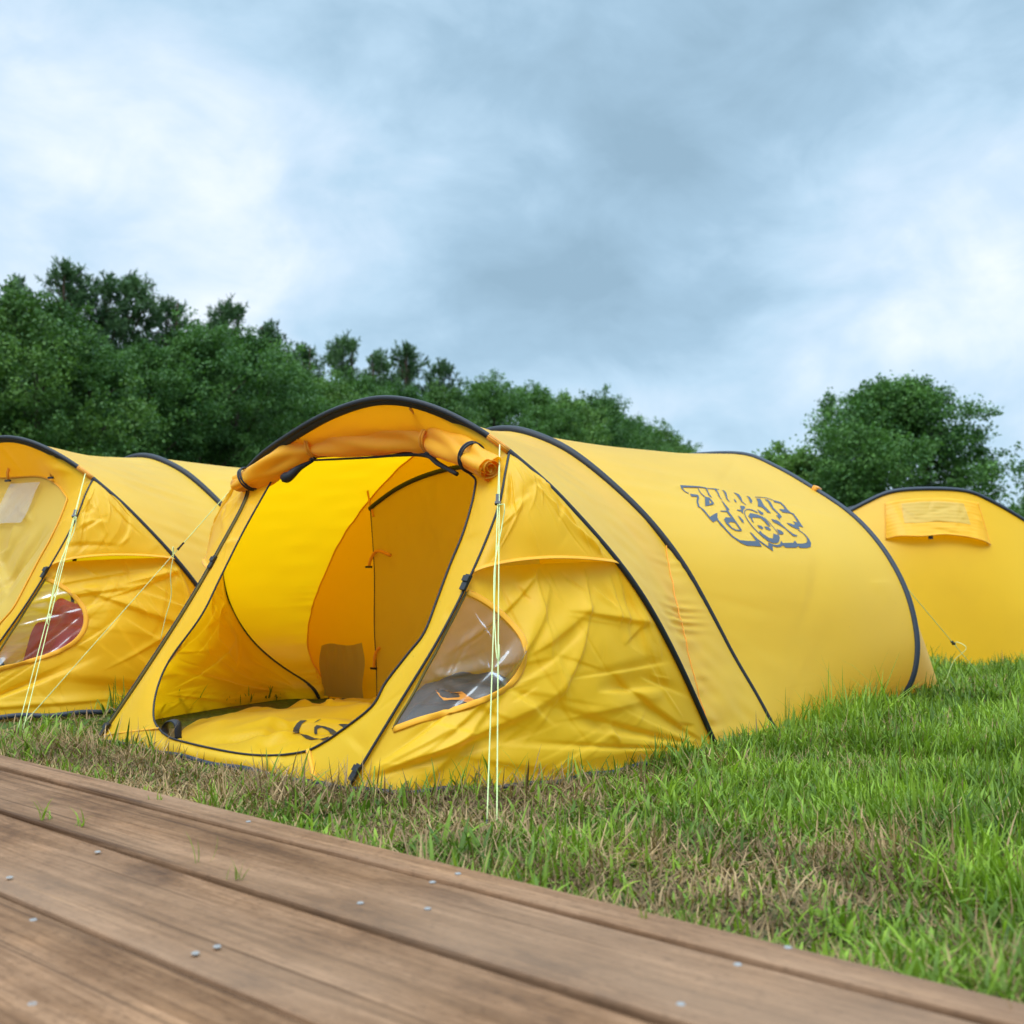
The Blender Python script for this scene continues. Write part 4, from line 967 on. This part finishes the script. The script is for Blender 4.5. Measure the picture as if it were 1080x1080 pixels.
def broadleaf(h, rad, seed, z0=.6, lobes=16, leaf=.11, npl=1000, flat=1.0):
    rng = np.random.default_rng(seed); cs = []
    for i in range(lobes):
        zz = z0 + (h - z0) * ((i + .5) / lobes) ** .9 
        rel = (zz - z0) / (h - z0); env = rad * (np.sin(np.pi * np.clip(rel * .80 + .16, 0, 1)) ** .6)
        a = i * 2.4 + rng.uniform(-.5, .5); rr = env * rng.uniform(.3, .92) * (1 if rel < .85 else .4)
        cs.append((rr * np.cos(a), rr * np.sin(a), min(zz, h - .55), (rng.uniform(.24, .36) if leaf > .09 else rng.uniform(.20, .36)) * rad * (1 if rel < .8 else .75)))
    cs = np.array(cs); C = []; T_ = []
    for x, y, z, r in cs:
        m_ = int(npl / 42); d = rng.normal(size=(m_, 3)); d /= np.linalg.norm(d, axis=1, keepdims=True); lt = rng.normal(0, .16)
        q = np.array([x, y, z]) + d * [1, 1, .8] * r * rng.uniform(.60, 1.25, (m_, 1)) ** .6
        for p in q:
            k = int(rng.integers(28, 70)); pr = rng.normal(size=(k, 3)) * [.15, .15, .09] * (rad / 2.6 + .1)
            C.append(p + pr); T_.append(np.full(k, rng.normal(.42, .22) + lt) + rng.normal(0, .10, k))
    for x, y, z, r in cs:
        for _ in range(11):
            d = rng.normal(size=3); d[2] = abs(d[2]) * .9 + .1; d /= np.linalg.norm(d); rr = r * rng.uniform(1.1, 1.45 if leaf > .09 else 2.0)
            for f_ in (.72, .86, 1.0):
                k = int(rng.integers(12, 26)); C.append(np.array([x, y, z]) + d * [1, 1, .9] * rr * f_ + rng.normal(size=(k, 3)) * .10 * (1.25 - f_ * .6)); T_.append(np.full(k, rng.normal(.50, .15)) + rng.normal(0, .1, k))
    C = np.vstack(C); T_ = np.concatenate(T_).clip(0, 1); C[:, 2] = np.maximum(C[:, 2], .1)
    V, Fc = leaf_quads(C, leaf, .5, rng)
    return limb_mesh(h * .9, .02, cs[:, :3], rng, .05 + .03 * h / 2), (V, Fc, np.repeat(T_, 4))
def pinetree(h, rad, seed, z0=.35):
    rng = np.random.default_rng(seed); tips = []; C = []; D = []; T_ = []; br = []
    levels = int((h * (1 - z0)) / .33)
    for l in range(levels):
        zz = h * z0 + (h * (1 - z0)) * l / levels; rel = l / levels; env = rad * (1 - rel) ** .55 * (.75 + .25 * np.sin(rel * 9 + seed))
        for b in range(int(rng.integers(4, 7))):
            a = rng.uniform(0, 6.28); L_ = env * rng.uniform(.45, 1.15); e = np.array([np.cos(a) * L_, np.sin(a) * L_, zz + L_ * rng.uniform(.10, .45)])
            br.append(e)
            for t in np.linspace(.35, 1, max(3, int(L_ / .16))):
                p = np.array([e[0] * t, e[1] * t, zz + (e[2] - zz) * t]) + rng.normal(0, .06, 3)
                for _ in range(4):
                    dirn = np.array([np.cos(a) * .35, np.sin(a) * .35, 1.0]) + rng.normal(0, .55, 3); C.append(p + rng.normal(0, .07, 3)); D.append(dirn); T_.append(rng.normal(.45, .2))
    for t in range(10): C.append(np.array([rng.normal(0, .06), rng.normal(0, .06), h - .55 + .06 * t])); D.append(np.array([0, 0, 1]) + rng.normal(0, .3, 3)); T_.append(.5)
    C = np.array(C); D = np.array(D); D /= np.linalg.norm(D, axis=1, keepdims=True); T_ = np.array(T_)
    k = 16; Cn = np.repeat(C, k, 0); Dn = np.repeat(D, k, 0); n = len(Cn); along = rng.uniform(-.02, .26, (n, 1))
    nd = Dn * .75 + rng.normal(0, .5, (n, 3)); nd /= np.linalg.norm(nd, axis=1, keepdims=True)
    b = np.cross(nd, rng.normal(size=(n, 3))); b /= np.linalg.norm(b, axis=1, keepdims=True)
    p0 = Cn + Dn * along; L_ = rng.uniform(.09, .17, (n, 1)); w = .026
    V = np.stack([p0 - b * w * .5, p0 + b * w * .5, p0 + nd * L_ + b * w * .35, p0 + nd * L_ - b * w * .35], 1).reshape(-1, 3)
    idx = rng.choice(len(br), min(60, len(br)), False)
    return limb_mesh(h, .02, np.array(br)[idx], rng, .11), (V, np.arange(n * 4).reshape(n, 4), np.repeat(np.repeat(T_, k).clip(0, 1), 4))

PROTO = {}
def proto(kind):
    if kind not in PROTO:
        if kind.startswith('pine'): (tv, tf), (cv, cf, ct) = pinetree({'pineA': 8.3, 'pineB': 7.6}[kind], {'pineA': 2.1, 'pineB': 1.9}[kind], {'pineA': 5, 'pineB': 12}[kind]); mt, bk = M['pine'], M['pinebark']
        else:
            a = {'oakA': (6.6, 2.6, 1, .3, 22), 'oakB': (6.2, 2.4, 2, .3, 20), 'oakC': (6.9, 2.5, 3, .25, 22), 'field': (5.9, 3.25, 9, 1.3, 30), 'bush': (3.0, 1.7, 4, .1, 12)}[kind]
            (tv, tf), (cv, cf, ct) = broadleaf(*a[:4], lobes=a[4], npl=1150 if kind != 'field' else 2100, leaf=.088 if kind != 'field' else .105)
            mt = M['oakleaf2'] if kind in ('oakB', 'bush') else M['oakleaf']; bk = M['bark']
        nm = 'pine_tree' if kind.startswith('pine') else ('shrub' if kind == 'bush' else ('field_tree' if kind == 'field' else 'broadleaf_tree'))
        root = empty(nm); tr = mesh_obj('trunk', tv, tf, bk, root); cr = mesh_obj('crown', cv, cf, mt, root, smooth=False, attr={'tint': ct})
        PROTO[kind] = [root, tr, cr, False]
    return PROTO[kind]
def plant(kind, x, y, rz, sc, label, cat, group=None):
    pr = proto(kind)
    if not pr[3]: root = pr[0]; pr[3] = True
    else:
        root = pr[0].copy(); COL.objects.link(root)
        for k in ('label', 'category', 'group'):
            if k in root: del root[k]
        for ch in pr[1:3]: c = ch.copy(); COL.objects.link(c); c.parent = root
    root.location = (x, y, -.02); root.rotation_euler = (0, 0, rz); root.scale = (sc, sc, sc * 1.0)
    return tag(root, label, cat, group)
def top_at(px, top_px, D, kind):
    """plant a tree at photo column px, distance D, scaled so that its top reaches that row"""
    hh = {'pineA': 8.3, 'pineB': 7.6, 'oakA': 6.6, 'oakB': 6.2, 'oakC': 6.9, 'field': 5.9, 'bush': 3.0}[kind]
    return (px - CX) / F * D, D, ((HOR - top_px) / F * D + .5) / hh
WG = 'trees along the wood edge'
front = [(-45, 318, 22, 'oakB'), (28, 312, 23, 'oakB'), (92, 362, 24, 'oakA'), (150, 366, 25.5, 'oakC'), (205, 346, 26.5, 'oakA'), (252, 350, 28, 'oakC'), (292, 374, 30, 'oakA'), (335, 400, 31.5, 'oakB'), (378, 402, 34, 'oakA'),
         (425, 408, 37, 'oakC'), (470, 412, 40, 'oakB'), (520, 402, 43, 'oakA'), (560, 408, 47, 'oakC'), (600, 420, 50, 'oakB'), (630, 418, 53, 'oakA'), (662, 440, 57, 'oakC'), (690, 452, 61, 'oakB'), (708, 466, 64, 'oakA')]
where = ['at the far left edge of the wood', 'left of the two tall pines, above the closed tent', 'in front of the tallest pine', 'below the broad second pine', 'right of the broad second pine, above the closed tent\'s ridge',
         'second right of the broad second pine', 'left of the open tent\'s hoop, under a thin pine', 'behind the left shoulder of the open tent\'s hoop', 'just left of the open tent\'s hoop top',
         'above the top of the open tent\'s hoop', 'right of the rearmost pine', 'above the open tent\'s rolled door end', 'above the open tent\'s middle hoop', 'above the open tent\'s rear ridge, left one',
         'with the round top above the open tent\'s rear ridge', 'third from the right end of the wood', 'second from the right end of the wood', 'at the right end of the wood, lowest of all']
for i, ((px, tp, D, kd), wh) in enumerate(zip(front, where)):
    x, y, sc = top_at(px, tp, D, kd); plant(kd, x, y, i * 1.37, sc, 'dense green broadleaf tree ' + wh, 'tree', WG)
pines = [(12, 296, 27, 'pineB', 'slim dark pine at the left edge of the photo'), (68, 280, 28, 'pineA', 'tallest dark pine with spiky top, above the closed tent'), (104, 292, 29, 'pineB', 'dark pine leaning in beside the tallest pine'),
         (138, 292, 30, 'pineA', 'second dark pine with an open crown, right of the tallest'), (178, 318, 31, 'pineB', 'dark pine with ragged top, third behind the broadleaf trees'), (236, 320, 33, 'pineA', 'dark pine over the middle of the left wood'),
         (282, 342, 35, 'pineB', 'narrow dark pine left of the open tent'), (320, 366, 37, 'pineB', 'low dark pine near the left shoulder of the open tent'), (360, 357, 40, 'pineA', 'upright dark pine left of the open tent\'s hoop top'),
         (398, 372, 42, 'pineB', 'dark pine right behind the open tent\'s hoop top'), (428, 366, 43, 'pineA', 'bushy dark pine above the open tent\'s hoop'), (462, 382, 45, 'pineB', 'rearmost dark pine, right of the open tent\'s hoop top')]
for i, (px, tp, D, kd, lab) in enumerate(pines):
    x, y, sc = top_at(px, tp, D, kd); plant(kd, x, y, i * 2.1, sc, lab, 'pine tree', 'pines rising behind the wood edge')
back = [(-20, 345, 29, 'oakA'), (60, 372, 31, 'oakC'), (120, 370, 32, 'oakB'), (180, 368, 34, 'oakC'), (228, 372, 36, 'oakA'), (270, 385, 38, 'oakB'), (312, 398, 41, 'oakC'), (350, 408, 44, 'oakA'), (400, 418, 48, 'oakB'), (450, 425, 52, 'oakC'), (500, 425, 55, 'oakA'), (580, 432, 60, 'oakB'), (645, 450, 66, 'oakA')]
for i, (px, tp, D, kd) in enumerate(back):
    x, y, sc = top_at(px, tp, D, kd); plant(kd, x, y, i * .9 + 2, sc, 'green tree of the second row filling the gaps behind the wood edge', 'tree', 'second row of trees in the wood')
x, y, sc = top_at(945, 408, 30, 'field'); plant('field', x, y, 1.1, sc, 'large lone round-crowned tree behind the right-hand tent', 'tree')
x, y, sc = top_at(838, 472, 31, 'bush'); plant('bush', x, y, .4, sc, 'smaller bushy tree leaning out left of the large lone tree', 'tree')
x, y, sc = top_at(1092, 520, 70, 'oakB'); plant('oakB', x, y, .4, sc, 'small distant tree at the right edge beyond the large lone tree', 'tree')

# ------------------------------------------------------------------ camera
cam = bpy.data.cameras.new('camera'); co = bpy.data.objects.new('camera', cam); COL.objects.link(co)
co.location = tuple(CAM); co.rotation_euler = (math.pi / 2 + PITCH, 0, 0)
cam.sensor_fit = 'HORIZONTAL'; cam.sensor_width = 24; cam.lens = 24 * F / 1080
cam.clip_start = .02; cam.clip_end = 3000
cam.dof.use_dof = True; cam.dof.focus_distance = 2.7; cam.dof.aperture_fstop = 3.4
scene.camera = co

# ------------------------------------------------------------------ world and sun
SUN_EL, SUN_AZ = math.radians(58), math.radians(205)     # azimuth clockwise from +Y: behind the camera, to its left
w = bpy.data.worlds.new('World'); scene.world = w; w.use_nodes = True; nt = w.node_tree; nt.nodes.clear(); L = nt.links
out = N(nt, 'ShaderNodeOutputWorld'); bg = N(nt, 'ShaderNodeBackground', Strength=.1); L.new(bg.outputs[0], out.inputs[0])
sky = N(nt, 'ShaderNodeTexSky'); sky.sky_type = 'NISHITA'; sky.sun_disc = False; sky.sun_elevation = SUN_EL; sky.sun_rotation = SUN_AZ
tc = N(nt, 'ShaderNodeTexCoord'); D = tc.outputs['Generated']
def mapn(s, l=(0, 0, 0)):
    mp = N(nt, 'ShaderNodeMapping'); mp.inputs['Scale'].default_value = s; mp.inputs['Location'].default_value = l; L.new(D, mp.inputs[0]); return mp.outputs[0]
n1 = N(nt, 'ShaderNodeTexNoise', Scale=3.4, Detail=6.0, Roughness=.52, Distortion=.25); L.new(mapn((1, 1, 1.7), (.35, .2, .1)), n1.inputs['Vector'])
n2 = N(nt, 'ShaderNodeTexNoise', Scale=8.0, Detail=7.0, Roughness=.56, Distortion=.5); L.new(mapn((1, 1, 1.5), (1.3, .2, .7)), n2.inputs['Vector'])
val = math_n(nt, 'ADD', math_n(nt, 'MULTIPLY', math_n(nt, 'SUBTRACT', n1.outputs[0], .5), 1.15), math_n(nt, 'MULTIPLY', math_n(nt, 'SUBTRACT', n2.outputs[0], .5), .72))
val = math_n(nt, 'ADD', val, .50)
def blob(px, sig, amp):
    d = rays([px])[0]; d /= np.linalg.norm(d)
    v = N(nt, 'ShaderNodeVectorMath', operation='DISTANCE'); L.new(D, v.inputs[0]); v.inputs[1].default_value = tuple(d)
    q = math_n(nt, 'DIVIDE', v.outputs['Value'], sig); g = math_n(nt, 'POWER', 2.718, math_n(nt, 'MULTIPLY', math_n(nt, 'MULTIPLY', q, q), -1.0))
    return math_n(nt, 'MULTIPLY', g, amp)
for px, sig, amp in (((620, 250), .16, -.36), ((760, 150), .22, -.12), ((920, 130), .2, -.05), ((130, 200), .17, .21), ((60, 120), .12, .12), ((200, 240), .10, .12), ((380, 160), .14, .02), ((1000, 270), .14, .28), ((880, 350), .14, .18), ((640, 390), .15, .08), ((450, 40), .2, .05), ((30, 30), .12, -.06), ((950, 420), .15, -.02)):
    val = math_n(nt, 'ADD', val, blob(px, sig, amp))
cl = ramp(nt, [(.05, (.23, .35, .45)), (.30, (.29, .43, .55)), (.50, (.38, .53, .66)), (.70, (.49, .61, .73)), (1.0, (.73, .77, .82))], val)
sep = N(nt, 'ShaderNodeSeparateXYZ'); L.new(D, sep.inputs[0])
zen = math_n(nt, 'ADD', math_n(nt, 'MULTIPLY', math_n(nt, 'POWER', math_n(nt, 'MAXIMUM', math_n(nt, 'SUBTRACT', sep.outputs[2], .50), 0.0), 1.0), 8.2), 1.0)   # overcast sky brighter overhead, boosted extra above the view to light the tents
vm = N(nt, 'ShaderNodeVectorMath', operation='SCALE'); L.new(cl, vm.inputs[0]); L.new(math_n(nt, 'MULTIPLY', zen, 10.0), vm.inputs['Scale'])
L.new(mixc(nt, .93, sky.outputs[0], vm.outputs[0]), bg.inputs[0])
sun = bpy.data.lights.new('sun', 'SUN'); sun.energy = 1.5; sun.angle = math.radians(28); sun.color = (1, .96, .90)
so_ = bpy.data.objects.new('sun', sun); COL.objects.link(so_)
sd = Vector((math.sin(SUN_AZ) * math.cos(SUN_EL), math.cos(SUN_AZ) * math.cos(SUN_EL), math.sin(SUN_EL)))
so_.rotation_euler = sd.to_track_quat('Z', 'Y').to_euler()

scene.view_settings.view_transform = 'Standard'; scene.view_settings.look = 'None'; scene.view_settings.gamma = 1; scene.view_settings.exposure = .52
scene.cycles.max_bounces = 10; scene.cycles.transparent_max_bounces = 16; scene.cycles.diffuse_bounces = 5
